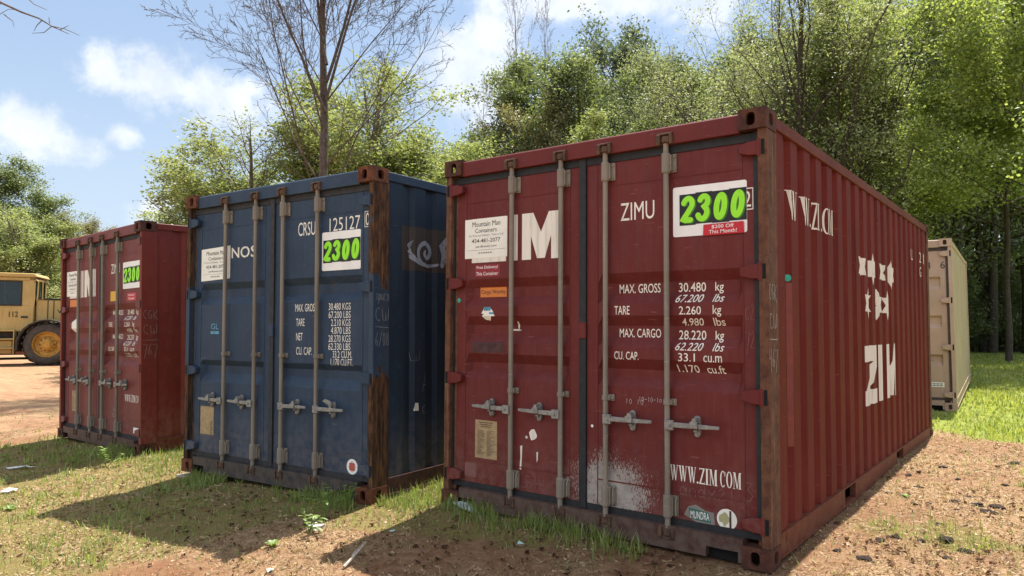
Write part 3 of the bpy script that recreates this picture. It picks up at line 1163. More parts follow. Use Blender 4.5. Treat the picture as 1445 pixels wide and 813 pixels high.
def red_weights(B, mat, z=0.0):
    f = []
    f += [T('MAX. GROSS', -.987, -.697, 1.555, 1.613, 0, .004), T('TARE', -1.002, -.892, 1.418, 1.473, 0, .004),
          T('MAX. CARGO', -.987, -.695, 1.272, 1.328, 0, .004), T('CU. CAP.', -1.003, -.830, 1.130, 1.182, 0, .004)]
    f += [T('30.480', -.574, -.400, 1.555, 1.611, 0, .004), T('67.200', -.582, -.405, 1.490, 1.538, .28, .004),
          T('2.260', -.556, -.415, 1.416, 1.466, 0, .004), T('4.980', -.548, -.408, 1.349, 1.394, .18, .004),
          T('28.220', -.574, -.400, 1.264, 1.320, 0, .004), T('62.220', -.582, -.405, 1.198, 1.246, .28, .004),
          T('33.1', -.563, -.455, 1.132, 1.183, 0, .004), T('1.170', -.581, -.440, 1.066, 1.112, -.1, .004)]
    for z0 in (1.555, 1.416, 1.264):
        f.append(T('kg', -.342, -.290, z0 - .014, z0 + .055, 0, .004))
    for z0, s in ((1.490, .28), (1.349, 0), (1.198, .28)):
        f.append(T('lbs', -.346, -.276, z0, z0 + .048, s, .004))
    f += [T('cu.m', -.402, -.288, 1.132, 1.172, 0, .004), T('cu.ft', -.392, -.278, 1.066, 1.114, -.1, .004)]
    for k in f:
        fl(B, 'weight_lettering', mat, [k])


def CHK(word):
    """rough chalk letters on a unit cell, as polylines"""
    D = {'C': [arc(.55, .5, .42, .5, 60, 300, 9)], 'G': [arc(.5, .5, .42, .5, 60, 300, 9) + [(.78, .1), (.8, .45), (.5, .42)]],
         'K': [[(.1, 1), (.15, -.1)], [(.9, .95), (.2, .45), (.95, -.2)]], 'W': [[(.0, .9), (.12, .05), (.5, .0), (.55, .7), (.62, .02), (.95, .1), (1.0, 1.0)]],
         '4': [[(.1, 1), (.05, .45), (.85, .5)], [(.75, 1), (.7, -.3)]], '6': [[(.7, 1), (.2, .55), (.15, .1), (.6, -.02), (.75, .3), (.2, .42)]],
         '7': [[(.05, .9), (.95, .95), (.35, -.35)]], 's': [[(.8, .75), (.3, .7), (.7, .3), (.1, .05)]], 'p': [[(.2, .7), (.15, -.3)], arc(.5, .4, .32, .3, 150, -150, 9)],
         'u': [[(.1, .7), (.15, .1), (.7, .15), (.8, .7), (.85, .0)]], 'c': [arc(.5, .38, .4, .36, 50, 310, 8)], 'o': [arc(.5, .38, .38, .36, 0, 360, 10)],
         '/': [[(.9, 1), (.1, -.1)]], '8': [arc(.5, .74, .28, .24, -90, 270, 10), arc(.5, .25, .35, .26, 90, 450, 10)], '0': [arc(.5, .45, .33, .5, 0, 360, 12)],
         '3': [[(.1, .9), (.8, .9), (.35, .55), (.85, .25), (.5, -.05), (.05, .0)]], '2': [[(.1, .75), (.5, 1), (.8, .7), (.1, .02), (.95, .05)]],
         '1': [[(.4, .8), (.55, 1), (.5, 0)]], 'a': [arc(.45, .35, .36, .34, 30, 390, 10) + [(.85, .7), (.88, .0)]], 'n': [[(.1, .7), (.12, 0), (.15, .45), (.5, .72), (.8, .5), (.82, 0)]],
         'd': [arc(.4, .35, .33, .33, 0, 360, 10), [(.8, 1), (.78, 0)]], 'x': [[(.1, .7), (.9, .0)], [(.9, .75), (.1, .0)]], 'l': [[(.5, 1), (.5, 0)]],
         'A': [[(.05, 0), (.5, 1), (.95, 0)], [(.2, .4), (.8, .4)]], 'D': [[(.15, 0), (.15, 1), (.7, .85), (.85, .45), (.6, .05), (.15, 0)]], '-': [[(.1, .45), (.9, .5)]], 'v': [[(.1, .7), (.45, 0), (.9, .75)]], ' ': []}
    out = []
    x = 0
    for ch in word:
        out += [[(x + p[0], p[1]) for p in ln] for ln in D[ch]]
        x += 1.15
    n = max(x - .15, 1)
    return [[(p[0] / n, p[1]) for p in ln] for ln in out]


def decorate_red():
    B = red
    Rt = B.root
    fl(B, 'owner_code', M_white_thin, [T('ZIMU', -.955, -.716, 2.020, 2.135, 0, .0)])
    red_weights(B, M_white_thin)
    fl(B, 'company_lettering', M_white, block_zim((-2.215, -1.890), (-1.858, -1.786), (-1.748, -1.418), 1.808, 2.138))
    fl(B, 'web_lettering', M_white_thin, serif_line('WWW.ZIM COM', -.622, -.178, .415, .508))
    box = [rect(-.118, -.112, 2.02, 2.14), rect(-.092, -.086, 2.02, 2.14), rect(-.112, -.092, 2.134, 2.14), rect(-.112, -.092, 2.02, 2.026)]
    flat(Rt, 'check_digit', M_white_thin, [rect(-.164, -.158, 2.018, 2.146), rect(-.098, -.092, 2.018, 2.146), rect(-.158, -.098, 2.140, 2.146), rect(-.158, -.098, 2.018, 2.024),
                                           T('2', -.150, -.106, 2.036, 2.128, 0, .0)], 'front', .060, None, (), .0052)
    price_sign(B, (-.589, -.130, 1.890, 2.196), (-.546, -.131, 1.960, 2.150), None, (-.394, -.146, 1.886, 1.954))
    phone_sign(B, -2.282, -1.880, 1.842, 2.136)
    s = MB().prism([(-2.182, 1.700), (-1.945, 1.700), (-1.945, 1.790), (-2.182, 1.790)], 'y', .0578, .0596).build('delivery_sticker', M_redsticker, Rt)
    flat(s, 'sticker_text', M_card, [T('Free Delivery!', -2.165, -1.965, 1.755, 1.783, 0, .002), T('This Container', -2.170, -1.962, 1.712, 1.738, 0, .002)], 'front', .0578, None, (), .001)
    s = fl(B, 'cargo_sticker', M_orange, [rect(-2.164, -1.916, 1.552, 1.625)], lift=.0022)
    fl(B, 'sticker_text', M_ink, [T('Cargo Worthy', -2.155, -1.925, 1.568, 1.606, 0, .003)], parent=s, lift=.0032)
    r = random.Random(3)

    def ragged(cx, cz, rx, rz, n=14, j=.35):
        return poly([(cx + rx * (1 + r.uniform(-j, j)) * math.cos(2 * PI * k / n), cz + rz * (1 + r.uniform(-j, j)) * math.sin(2 * PI * k / n)) for k in range(n)])
    s = fl(B, 'torn_sticker', M_card2, [ragged(-2.055, 1.432, .052, .040, 22, .45)])
    fl(B, 'torn_print', M_cyan, [rect(-2.095, -2.03, 1.450, 1.478), rect(-2.045, -2.0, 1.425, 1.440)], parent=s, lift=.0026)
    fl(B, 'dark_scuff', M_smear, [poly([(-2.208, 1.222), (-1.905, 1.222), (-1.900, 1.148), (-2.205, 1.140)])])
    flat(Rt, 'green_tag', M_green_dot, [poly([(-2.339, 1.552), (-2.316, 1.531), (-2.339, 1.510), (-2.362, 1.531)])], 'front', .060, None, (), .002)
    data_plate(B, -2.167, -1.962, .375, .650)
    fl(B, 'faded_square', plain('faded_paper', (.20, .085, .075), .7), [rect(-2.272, -2.158, .228, .328)])
    # white flakes and scraps on the left leaf
    for k in [ragged(-1.64, .585, .030, .030, 9, .5), ragged(-1.70, .565, .012, .010, 7), poly([(-1.755, .50), (-1.735, .505), (-1.740, .40), (-1.745, .335), (-1.760, .34), (-1.752, .42)]),
                                   poly([(-1.615, .47), (-1.600, .475), (-1.603, .42), (-1.612, .40)]), ragged(-1.83, 1.31, .05, .006, 9), ragged(-1.80, 1.345, .008, .03, 8)]:
        fl(B, 'paint_flake', M_white, [k])
    s = fl(B, 'port_sticker', plain('grey_sticker', (.21, .20, .18), .6), [poly([(-.530, .222), (-.505, .272), (-.455, .290), (-.395, .262), (-.345, .258), (-.338, .190), (-.375, .182), (-.450, .186)])])
    fl(B, 'port_print', plain('sticker_green', (.045, .13, .10), .6), [poly([(-.500, .268), (-.375, .255), (-.362, .196), (-.488, .204)])], parent=s, lift=.0026)
    fl(B, 'port_text', M_card, [T('MUNDRA', -.488, -.372, .208, .252, 0, .003)], parent=s, lift=.0036)
    s = fl(B, 'round_sticker', M_card2, [disc(-.267, .234, .060, 24)])
    fl(B, 'round_print', plain('pale_olive_print', (.38, .36, .19), .6), [ragged(-.282, .236, .030, .036, 12, .3)], parent=s, lift=.0024)
    fl(B, 'scratch', M_smear, [rect(-.252, -.240, .180, .285)], parent=s, lift=.0030)
    fl(B, 'bullet_patch', M_card, [disc(-1.168, .690, .010, 10)])
    # chalk and scratched writing
    w = .0055
    flat(Rt, 'chalk_mark', M_chalk, chalk(CHK('CGK')[0:], .020, 1.50, .130, .085, w) + chalk(CHK('CW'), .022, 1.335, .125, .085, w) +
         [(stroke([(.025, 1.275), (.155, 1.272)], w))[0]] + chalk(CHK('467'), .015, 1.12, .14, .10, w), 'side', 0.0, None, (), .002)
    fl(B, 'scratched_writing', M_chalk_dim, chalk(CHK('andx2l'), -.56, .335, .35, .07, .004) + chalk(CHK('3'), -.165, .36, .06, .11, .004) +
       chalk(CHK('cW'), -1.72, .255, .17, .06, .004) + chalk(CHK('anc'), -1.75, .215, .22, .05, .003))
    fl(B, 'chalk_note', plain('note_chalk', (.42, .34, .32), .9), chalk(CHK('10 10'), -.925, .855, .13, .03, .003) + chalk(CHK('10-10-19'.replace('9', 'o')), -.83, .875, .16, .028, .003))
    flat(Rt, 'scratched_writing', M_chalk_dim, chalk(CHK('c2'), -.148, 1.38, .055, .10, .003) + chalk(CHK('72'), -.148, 1.22, .055, .10, .003), 'front', .060, None, (), .002)
    # the long side
    for ch, a, b in (('W', .474, .622), ('W', .766, .905), ('.', .905, .938), ('Z', 1.050, 1.096), ('I', 1.098, 1.150), ('.', 1.186, 1.222), ('O', 1.335, 1.405), ('M', 1.400, 1.511)):
        for g in [serif(ch, a, 2.006, b - a, .184)]:
            sd(B, 'web_letter' if ch != '.' else 'web_dot', M_white_side, g)
    for (cy, cz) in [(2.455 + .415 * k, 1.853) for k in range(4)] + [(2.670 + .410 * k, 1.550) for k in range(3)]:
        R0 = .142
        p1 = [(cy + R0 * 1.12 * math.cos(math.radians(90 + 120 * k)), cz + R0 * math.sin(math.radians(90 + 120 * k))) for k in range(3)]
        p2 = [(cy + R0 * 1.12 * math.cos(math.radians(270 + 120 * k)), cz + R0 * math.sin(math.radians(270 + 120 * k))) for k in range(3)]
        sd(B, 'star_emblem', M_white_side, [poly(p1), poly(p2, .0002)])
    sd(B, 'side_company_lettering', M_white_side, block_zim((2.52, 3.04), (3.09, 3.20), (3.40, 3.92), .690, 1.190))
    for k in [T('U', 4.86, 4.99, 2.085, 2.205), T('2', 5.43, 5.56, 2.10, 2.22), T('1', 5.72, 5.76, 2.10, 2.22), T('G', 5.43, 5.56, 1.935, 2.05)]:
        sd(B, 'side_code_lettering', M_white_side, [k])
    sd(B, 'fresh_stripe', M_freshred, [rect(.470, .508, .62, 1.615)], .0012)
    sd(B, 'green_tag', M_green_dot, [disc(.482, 1.645, .022, 10)])
    sd(B, 'paper_scrap', M_card2, [ragged(4.47, .70, .05, .035, 9, .4)])


decorate_red()

blue = make_container((-2.8871, -.2985, -.0163, .0683, .0058, -.0087), 'navy blue container with rust-eaten corner post between the two red ones', STOCK,
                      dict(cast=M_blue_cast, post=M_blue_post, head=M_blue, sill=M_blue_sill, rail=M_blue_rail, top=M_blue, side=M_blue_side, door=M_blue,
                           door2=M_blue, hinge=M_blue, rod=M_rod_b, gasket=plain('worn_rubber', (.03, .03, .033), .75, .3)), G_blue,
                      hinge_z=(2.33, 1.654, .944, .245), rods=(-1.862, -1.435, -1.073, -.645), rod_z=.682, guides=(1.105,), last_latch_up=True)


def decorate_blue():
    B = blue
    Rt = B.root
    fl(B, 'owner_code', M_white_thin, [T('CRSU', -.918, -.706, 2.108, 2.222, 0, -.002)])
    fl(B, 'serial_number', M_white_thin, [T('125127', -.538, -.192, 2.120, 2.228, 0, -.004)])
    flat(Rt, 'check_digit', M_white_thin, [rect(-.138, -.133, 2.125, 2.25), rect(-.084, -.079, 2.125, 2.25), rect(-.133, -.084, 2.245, 2.25), rect(-.133, -.084, 2.125, 2.13),
                                           T('0', -.126, -.090, 2.137, 2.238)], 'front', .060, None, (), .0052)
    price_sign(B, (-.621, -.181, 1.800, 2.116), (-.606, -.182, 1.866, 2.052), None)
    phone_sign(B, -2.270, -1.838, 1.775, 2.075, tilt=.015)
    fl(B, 'company_lettering', M_white, [T('C', -2.25, -2.14, 1.972, 2.068, 0, .01), T('R', -2.12, -2.02, 1.972, 2.068, 0, .01), T('O', -2.0, -1.86, 1.968, 2.07, 0, .01),
                                         T('N', -1.818, -1.708, 1.972, 2.066, 0, .012), T('O', -1.690, -1.560, 1.968, 2.070, 0, .012), T('S', -1.545, -1.462, 1.968, 2.070, 0, .012)])
    f = [T('MAX. GROSS', -.945, -.688, 1.472, 1.536, 0, -.002), T('TARE', -.932, -.828, 1.352, 1.414, 0, -.002), T('NET', -.930, -.850, 1.232, 1.294, 0, -.002), T('CU. CAP.', -.928, -.735, 1.112, 1.176, 0, -.002)]
    rows = [('30.480 KGS', -.540, 1.480), ('67.200 LBS', -.540, 1.414), ('2.210 KGS', -.512, 1.350), ('4.870 LBS', -.512, 1.287), ('28.270 KGS', -.540, 1.222), ('62.330 LBS', -.540, 1.158),
            ('33.2 CU.M.', -.490, 1.096), ('1.170 CU.FT.', -.512, 1.034)]
    for s, u, z in rows:
        f.append(T(s, u, -.290 if 'CU' not in s else (-.272 if 'M' in s else -.262), z, z + .055, 0, -.002))
    for k in f:
        fl(B, 'weight_lettering', M_white_thin, [k])
    fl(B, 'paper_notice', M_plate, [rect(-2.250, -2.048, .345, .612)])
    flat(Rt, 'notice_barcode', M_black, [rect(-2.095 + .0, -2.065, .36 + .014 * k, .366 + .014 * k) for k in range(9)], 'front', .060, None, (), .0028)
    s = fl(B, 'round_sticker', M_card, [disc(-.262, .250, .060, 24)])
    fl(B, 'round_print', plain('faded_red_print', (.45, .10, .07), .6), [disc(-.262 + .022 * math.cos(PI / 4 + PI / 2 * k), .250 + .022 * math.sin(PI / 4 + PI / 2 * k), .017, 10, e=.0001 * k) for k in range(4)] +
       [rect(-.266, -.258, .208, .292, .0006), rect(-.300, -.224, .246, .254, .0008)], parent=s, lift=.0026)
    fl(B, 'cyan_print', M_cyan, [T('GL', -2.112, -1.995, 1.325, 1.378, 0, .004), rect(-2.115, -1.990, 1.282, 1.308)])
    flat(Rt, 'chalk_mark', M_chalk_blue, chalk(CHK('spuco'), .035, 1.545, .15, .075, .004) + chalk(CHK('CW'), .03, 1.39, .15, .10, .0045) + [stroke([(.03, 1.345), (.185, 1.335)], .004)[0]] +
         chalk(CHK('6/08'), .035, 1.20, .15, .10, .0045), 'side', 0.0, None, (), .002)
    # primer patch with a worn sea-horse emblem on the long side
    s = sd(B, 'primer_patch', M_patch, [poly([(.322, 2.165), (1.62, 2.185), (1.60, 1.800), (.322, 1.805)])], .0014)
    cx, cz = .66, 1.965
    sp = [(cx + (.018 + .013 * t) * math.cos(t * 1.0 + 2.2), cz + (.016 + .011 * t) * math.sin(t + 2.2)) for t in np.linspace(0, 9.2, 34)]
    em = stroke(sp, [.020 + .022 * math.sin(PI * k / 33) for k in range(34)], .0002)
    em += [poly([(.395, 1.985), (.50, 2.06), (.47, 1.98), (.49, 1.93)], .0006)]
    em += stroke(arc(.69, 1.985, .235, .13, 185, 300, 16), [.050 - .0018 * k for k in range(16)], .0008)
    em += stroke([(.86, 1.87), (.90, 1.95), (.86, 2.03), (.93, 2.10), (1.0, 2.06)], [.05, .09, .08, .06, .02], .001)
    em += [poly([(.94, 1.93), (1.06, 1.98), (1.03, 1.90)], .0012), poly([(.95, 2.0), (1.08, 2.06), (1.0, 1.985)], .0014), poly([(.90, 2.10), (.93, 2.15), (.96, 2.09)], .0016)]
    sd(B, 'emblem', M_silver, em, .003, parent=s)
    sd(B, 'side_chalk', M_chalk_blue, chalk(CHK('D'), .36, 1.28, .05, .10, .004) + chalk(CHK('W'), .47, 1.06, .10, .08, .004) + chalk(CHK('A'), .60, .80, .09, .15, .005) + chalk(CHK('d'), .60, .62, .08, .10, .004))
    sd(B, 'paper_scrap', M_card2, [poly([(.50, .655), (.56, .65), (.555, .715), (.515, .72)])])


decorate_blue()

lred = make_container((-6.7658, -.1649, -.1041, -.0475, .0174, -.0176), 'faded red container farthest left, beside the yellow loader', STOCK,
                      dict(cast=M_cast, post=M_lred_side, head=M_lred, sill=M_sill, rail=M_red_rail, top=M_lred_side, side=M_lred_side, door=M_lred,
                           door2=M_lred, hinge=M_lred, rod=M_rod_b, gasket=M_gasket), G_red, end_recess=.055,
                      rods=(-1.860, -1.450, -1.100, -.672))


def decorate_lred():
    B = lred
    Rt = B.root
    fl(B, 'owner_code', M_white_thin, [T('ZIMU', -.937, -.690, 2.048, 2.162, 0, .0)])
    red_weights(B, M_white_thin)
    fl(B, 'company_lettering', M_white, block_zim((-2.25, -1.94), (-1.88, -1.79), (-1.76, -1.40), 1.800, 2.140))
    price_sign(B, (-.596, -.135, 1.852, 2.160), (-.575, -.136, 1.915, 2.100), None)
    phone_sign(B, -2.347, -1.947, 1.828, 2.150)
    s = fl(B, 'delivery_sticker', M_redcard, [rect(-.492, -.246, 1.712, 1.800)], lift=.002)
    fl(B, 'sticker_text', M_card, [T('Free Delivery!', -.45, -.29, 1.760, 1.788, 0, .008), T('This Container', -.45, -.29, 1.725, 1.750, 0, .008)], parent=s, lift=.003)
    fl(B, 'yellow_sticker', M_yellow_st, [rect(-.951, -.726, 1.722, 1.838)], lift=.002)
    s = fl(B, 'cargo_sticker', M_orange, [rect(-2.236, -1.967, 1.690, 1.778)], lift=.0022)
    fl(B, 'white_patch', M_card2, [disc(-2.08, 1.443, .095, 20)], lift=.002)
    data_plate(B, -2.128, -1.953, .353, .614)
    fl(B, 'web_lettering', M_white_thin, serif_line('WWW.ZIM.COM', -.530, -.119, .560, .640))
    fl(B, 'white_label', M_card, [rect(-.297, -.150, .216, .280)])
    flat(Rt, 'chalk_mark', M_chalk_soft, chalk(CHK('CGK'), .03, 1.50, .16, .09, .0045) + chalk(CHK('CW'), .03, 1.33, .15, .10, .0045) + [stroke([(.03, 1.26), (.2, 1.26)], .0045)[0]] +
         chalk(CHK('767'), .03, 1.10, .16, .12, .0045), 'side', 0.0, None, (), .002)
    fl(B, 'chalk_scribble', M_chalk, chalk(CHK('x'), -.86, .42, .10, .07, .005) + chalk(CHK('oC'), -.88, .36, .16, .05, .005))


decorate_lred()

tan = make_container((-.0039, 8.6027, .1032, .06, .0176, -.0088), 'tan container half hidden behind the large maroon one', STOCK,
                     dict(cast=M_tan, post=M_tan, head=M_tan, sill=M_tan, rail=M_tan_side, top=M_tan_side, side=M_tan_side, door=M_tan,
                          door2=M_tan, hinge=M_tan, rod=M_rod, gasket=M_gasket_tan), ((2.02, 1.99, 1.89, 1.83), (1.43, 1.40, 1.30, 1.24), (.84, .81, .72, .66)), flat_side=True, end_recess=.012)
flat(tan.root, 'code_lettering', M_ink, [T('4', -.335, -.285, 2.14, 2.25), T('6', -.155, -.095, 2.14, 2.25)], 'front', .060, None, (), .006)
flat(tan.root, 'data_label', M_card2, [rect(-.36, -.155, .345, .42)], 'front', .060, None, (), .006)
flat(tan.root, 'label_text', M_ink_dim, [rect(-.35 + .045 * k, -.35 + .045 * k + .034, .362 + .026 * j, .378 + .026 * j) for k in range(4) for j in range(2)], 'front', .060, None, (), .008)


# ------------------------------------------------------------------ ground
def gaxis(a, b, step, far, grow=1.25):
    c = list(np.arange(a, b + 1e-6, step))
    d, v = step, c[0]
    left = []
    while v > -far:
        d *= grow
        v -= d
        left.append(v)
    d, v = step, c[-1]
    right = []
    while v < far:
        d *= grow
        v += d
        right.append(v)
    return np.array(left[::-1] + c + right)


def ground_material():
    m, t = new_mat('bare_earth')
    tc = t.n('ShaderNodeTexCoord')
    o = tc.outputs['Object']
    ga = t.n('ShaderNodeAttribute', attribute_name='green').outputs['Fac']
    la = t.n('ShaderNodeAttribute', attribute_name='lawn').outputs['Fac']
    sa = t.n('ShaderNodeAttribute', attribute_name='straw').outputs['Fac']
    ya = t.n('ShaderNodeAttribute', attribute_name='yard').outputs['Fac']
    n1 = t.noise(o, 1.3, 6, .6)
    n2 = t.noise(o, 9, 8, .7)
    n3 = t.noise(o, 70, 6, .7)
    n4 = t.noise(t.mapping(o, scale=(1, 1, 1), rot=(0, 0, .6)), 28, 6, .72, 1.5)
    soil = t.mix(t.step(n1, .3, .7), (.165, .074, .039), (.255, .128, .068))
    soil = t.mix(t.step(n2, .35, .7), soil, (.31, .185, .103))
    soil = t.mix(t.math('MULTIPLY', t.step(n3, .60, .72), .75), soil, (.07, .04, .028))
    yard = t.mix(t.step(n2, .35, .65), (.31, .175, .095), (.38, .235, .14))
    yard = t.mix(t.math('MULTIPLY', t.step(t.noise(t.mapping(o, scale=(.5, 4, 1), rot=(0, 0, 1.1)), 1.4, 5, .6), .5, .68), .5), yard, (.28, .14, .08))
    soil = t.mix(ya, soil, yard)
    straw = t.mix(t.step(n4, .3, .7), (.32, .205, .105), (.47, .335, .195))
    c = t.mix(t.math('MULTIPLY', t.math('MULTIPLY', sa, .9), t.step(n4, .38, .56)), soil, straw)
    green = t.mix(t.step(n4, .3, .7), (.13, .135, .034), (.25, .235, .075))
    c = t.mix(t.math('MULTIPLY', t.math('MULTIPLY', ga, .85), t.step(n4, .36, .56)), c, green)
    lawn = t.mix(t.step(n4, .3, .7), (.16, .20, .035), (.30, .33, .08))
    c = t.mix(la, c, lawn)
    h = t.math('ADD', t.math('MULTIPLY', n2, .5), t.math('ADD', t.math('MULTIPLY', n3, .25), t.math('MULTIPLY', n4, .35)))
    finish(t, c, .95, h, .05, spec=.1)
    return m


def make_ground():
    xs = gaxis(-13, 5, .07, 900)
    ys = gaxis(-4.2, 10, .07, 900)
    X, Y = np.meshgrid(xs, ys)
    x, y = X.ravel(), Y.ravel()
    z = ground_z(x, y)
    nx, ny = len(xs), len(ys)
    i = np.arange(nx * ny).reshape(ny, nx)
    q = np.stack([i[:-1, :-1], i[:-1, 1:], i[1:, 1:], i[1:, :-1]], -1).reshape(-1, 4)
    me = np_mesh('ground', np.stack([x, y, z], 1), 4, q, ground_material(), True)
    for nm, v in (('green', green_mask(x, y)), ('lawn', lawn_mask(x, y)), ('straw', straw_mask(x, y)),
                  ('yard', sstep(-x, 8.5, 13) * sstep(y, 20, 14))):
        a = me.attributes.new(nm, 'FLOAT', 'POINT')
        a.data.foreach_set('value', v.astype(np.float32))
    o = bpy.data.objects.new('ground', me)
    link(o)
    tag(o, kind='structure')


make_ground()

INV = [container_matrix(c).inverted() for c in ((0, 0, 0, 0, 0, 0), (-2.8871, -.2985, -.0163, .0683, .0058, -.0087),
                                                (-6.7658, -.1649, -.1041, -.0475, .0174, -.0176), (-.0039, 8.6027, .1032, .06, .0176, -.0088))]


def inside(x, y, pad=0.0):
    m = np.zeros(len(x), bool)
    for M in INV:
        u = M[0][0] * x + M[0][1] * y + M[0][3]
        v = M[1][0] * x + M[1][1] * y + M[1][3]
        m |= (u > -W_ - pad) & (u < pad) & (v > -pad) & (v < L_ + pad)
    return m


def polar(n, r0, r1, a0=-82, a1=8, power=1.0):
    """points round the spot the photographer stands on, thinning with distance"""
    r = r0 + (r1 - r0) * rng.random(n) ** power
    a = np.radians(rng.uniform(a0, a1, n))
    return CAM[0] + r * np.sin(a), CAM[1] + r * np.cos(a), r


def leaf_shader(name, cols, trans=.45, rough=.55, gloss=.055):
    """thin leaf or blade: reflects and lets light through; every leaf its own tone"""
    m, t = new_mat(name)
    ri = t.n('ShaderNodeNewGeometry').outputs['Random Per Island']
    oi = t.n('ShaderNodeObjectInfo').outputs['Random']
    n = t.noise(t.n('ShaderNodeTexCoord').outputs['Object'], .55, 3, .6)
    v = t.math('ADD', t.math('MULTIPLY', ri, .65), t.math('MULTIPLY', n, .35))
    cr = t.t.nodes.new('ShaderNodeValToRGB')
    t.t.links.new(v, cr.inputs[0])
    e = cr.color_ramp.elements
    pos = [.12 + .76 * k / (len(cols) - 1) for k in range(len(cols))]
    e[0].position, e[0].color = pos[0], (*cols[0], 1)
    e[1].position, e[1].color = pos[-1], (*cols[-1], 1)
    for p, c in zip(pos[1:-1], cols[1:-1]):
        k = e.new(p)
        k.color = (*c, 1)
    cols = [(a * 1.22, b * 1.27, c_ * 1.38) for a, b, c_ in cols]
    c = t.mix(t.math('MULTIPLY', oi, .25), cr.outputs[0], tuple(v * 1.25 for v in cols[len(cols) // 2]))
    d = t.n('ShaderNodeBsdfDiffuse', {0: c})
    tr = t.n('ShaderNodeBsdfTranslucent', {0: t.mix(1.0, c, (1.36, 1.33, 1.05), 'MULTIPLY')})
    mx = t.n('ShaderNodeMixShader', {0: trans, 1: d, 2: tr})
    gl = t.n('ShaderNodeBsdfGlossy', {0: (1, 1, 1, 1), 1: rough})
    mx2 = t.n('ShaderNodeMixShader', {0: gloss, 1: mx, 2: gl})
    t.n('ShaderNodeOutputMaterial', {0: mx2})
    return m


M_grass = leaf_shader('thin_grass', [(.08, .13, .020), (.15, .21, .034), (.23, .29, .055), (.35, .34, .11)], .48)
M_lawn = leaf_shader('lawn_grass', [(.13, .18, .022), (.22, .28, .035), (.32, .36, .065), (.44, .40, .16)], .5)
M_straw = leaf_shader('dry_straw', [(.13, .075, .035), (.24, .15, .07), (.36, .24, .12), (.48, .36, .20)], .15, gloss=.03)
M_litter = leaf_shader('dark_leaf_litter', [(.028, .015, .010), (.058, .030, .018), (.11, .06, .036), (.22, .14, .085)], .1, gloss=.0)
M_weed = leaf_shader('weed_leaf', [(.12, .20, .02), (.18, .28, .03), (.25, .36, .05)], .5)


def blades(x, y, h, w, lean, name, mat, label=None):
    n = len(x)
    z = ground_z(x, y) - .004
    a = rng.uniform(0, 2 * PI, n)
    l = rng.uniform(.1, 1, n) * lean
    la = rng.uniform(0, 2 * PI, n)
    dx, dy = np.cos(a) * w / 2, np.sin(a) * w / 2
    ox, oy = np.cos(la) * l * h, np.sin(la) * l * h
    b = np.stack([x, y, z], 1)
    s = np.stack([dx, dy, 0 * dx], 1)
    o = np.stack([ox, oy, 0 * ox], 1)
    up = np.stack([0 * h, 0 * h, h * np.sqrt(np.clip(1 - l * l * .5, .2, 1))], 1)
    v0, v1 = b - s, b + s
    m = b + up * .55 + o * .35
    v2, v3 = m + s * .75, m - s * .75
    tip = b + up * (1 - l[:, None] * .35) + o
    V = np.stack([v0, v1, v2, v3, tip], 1).reshape(-1, 3)
    i = (np.arange(n) * 5)[:, None]
    F = np.concatenate([i + 0, i + 1, i + 2, i + 3, i + 3, i + 2, i + 4], 1)
    me = np_mesh(name, V, np.tile([4, 3], n), F.ravel(), mat)
    ob = bpy.data.objects.new(name, me)
    link(ob)
    return tag(ob, kind='stuff', label=label)


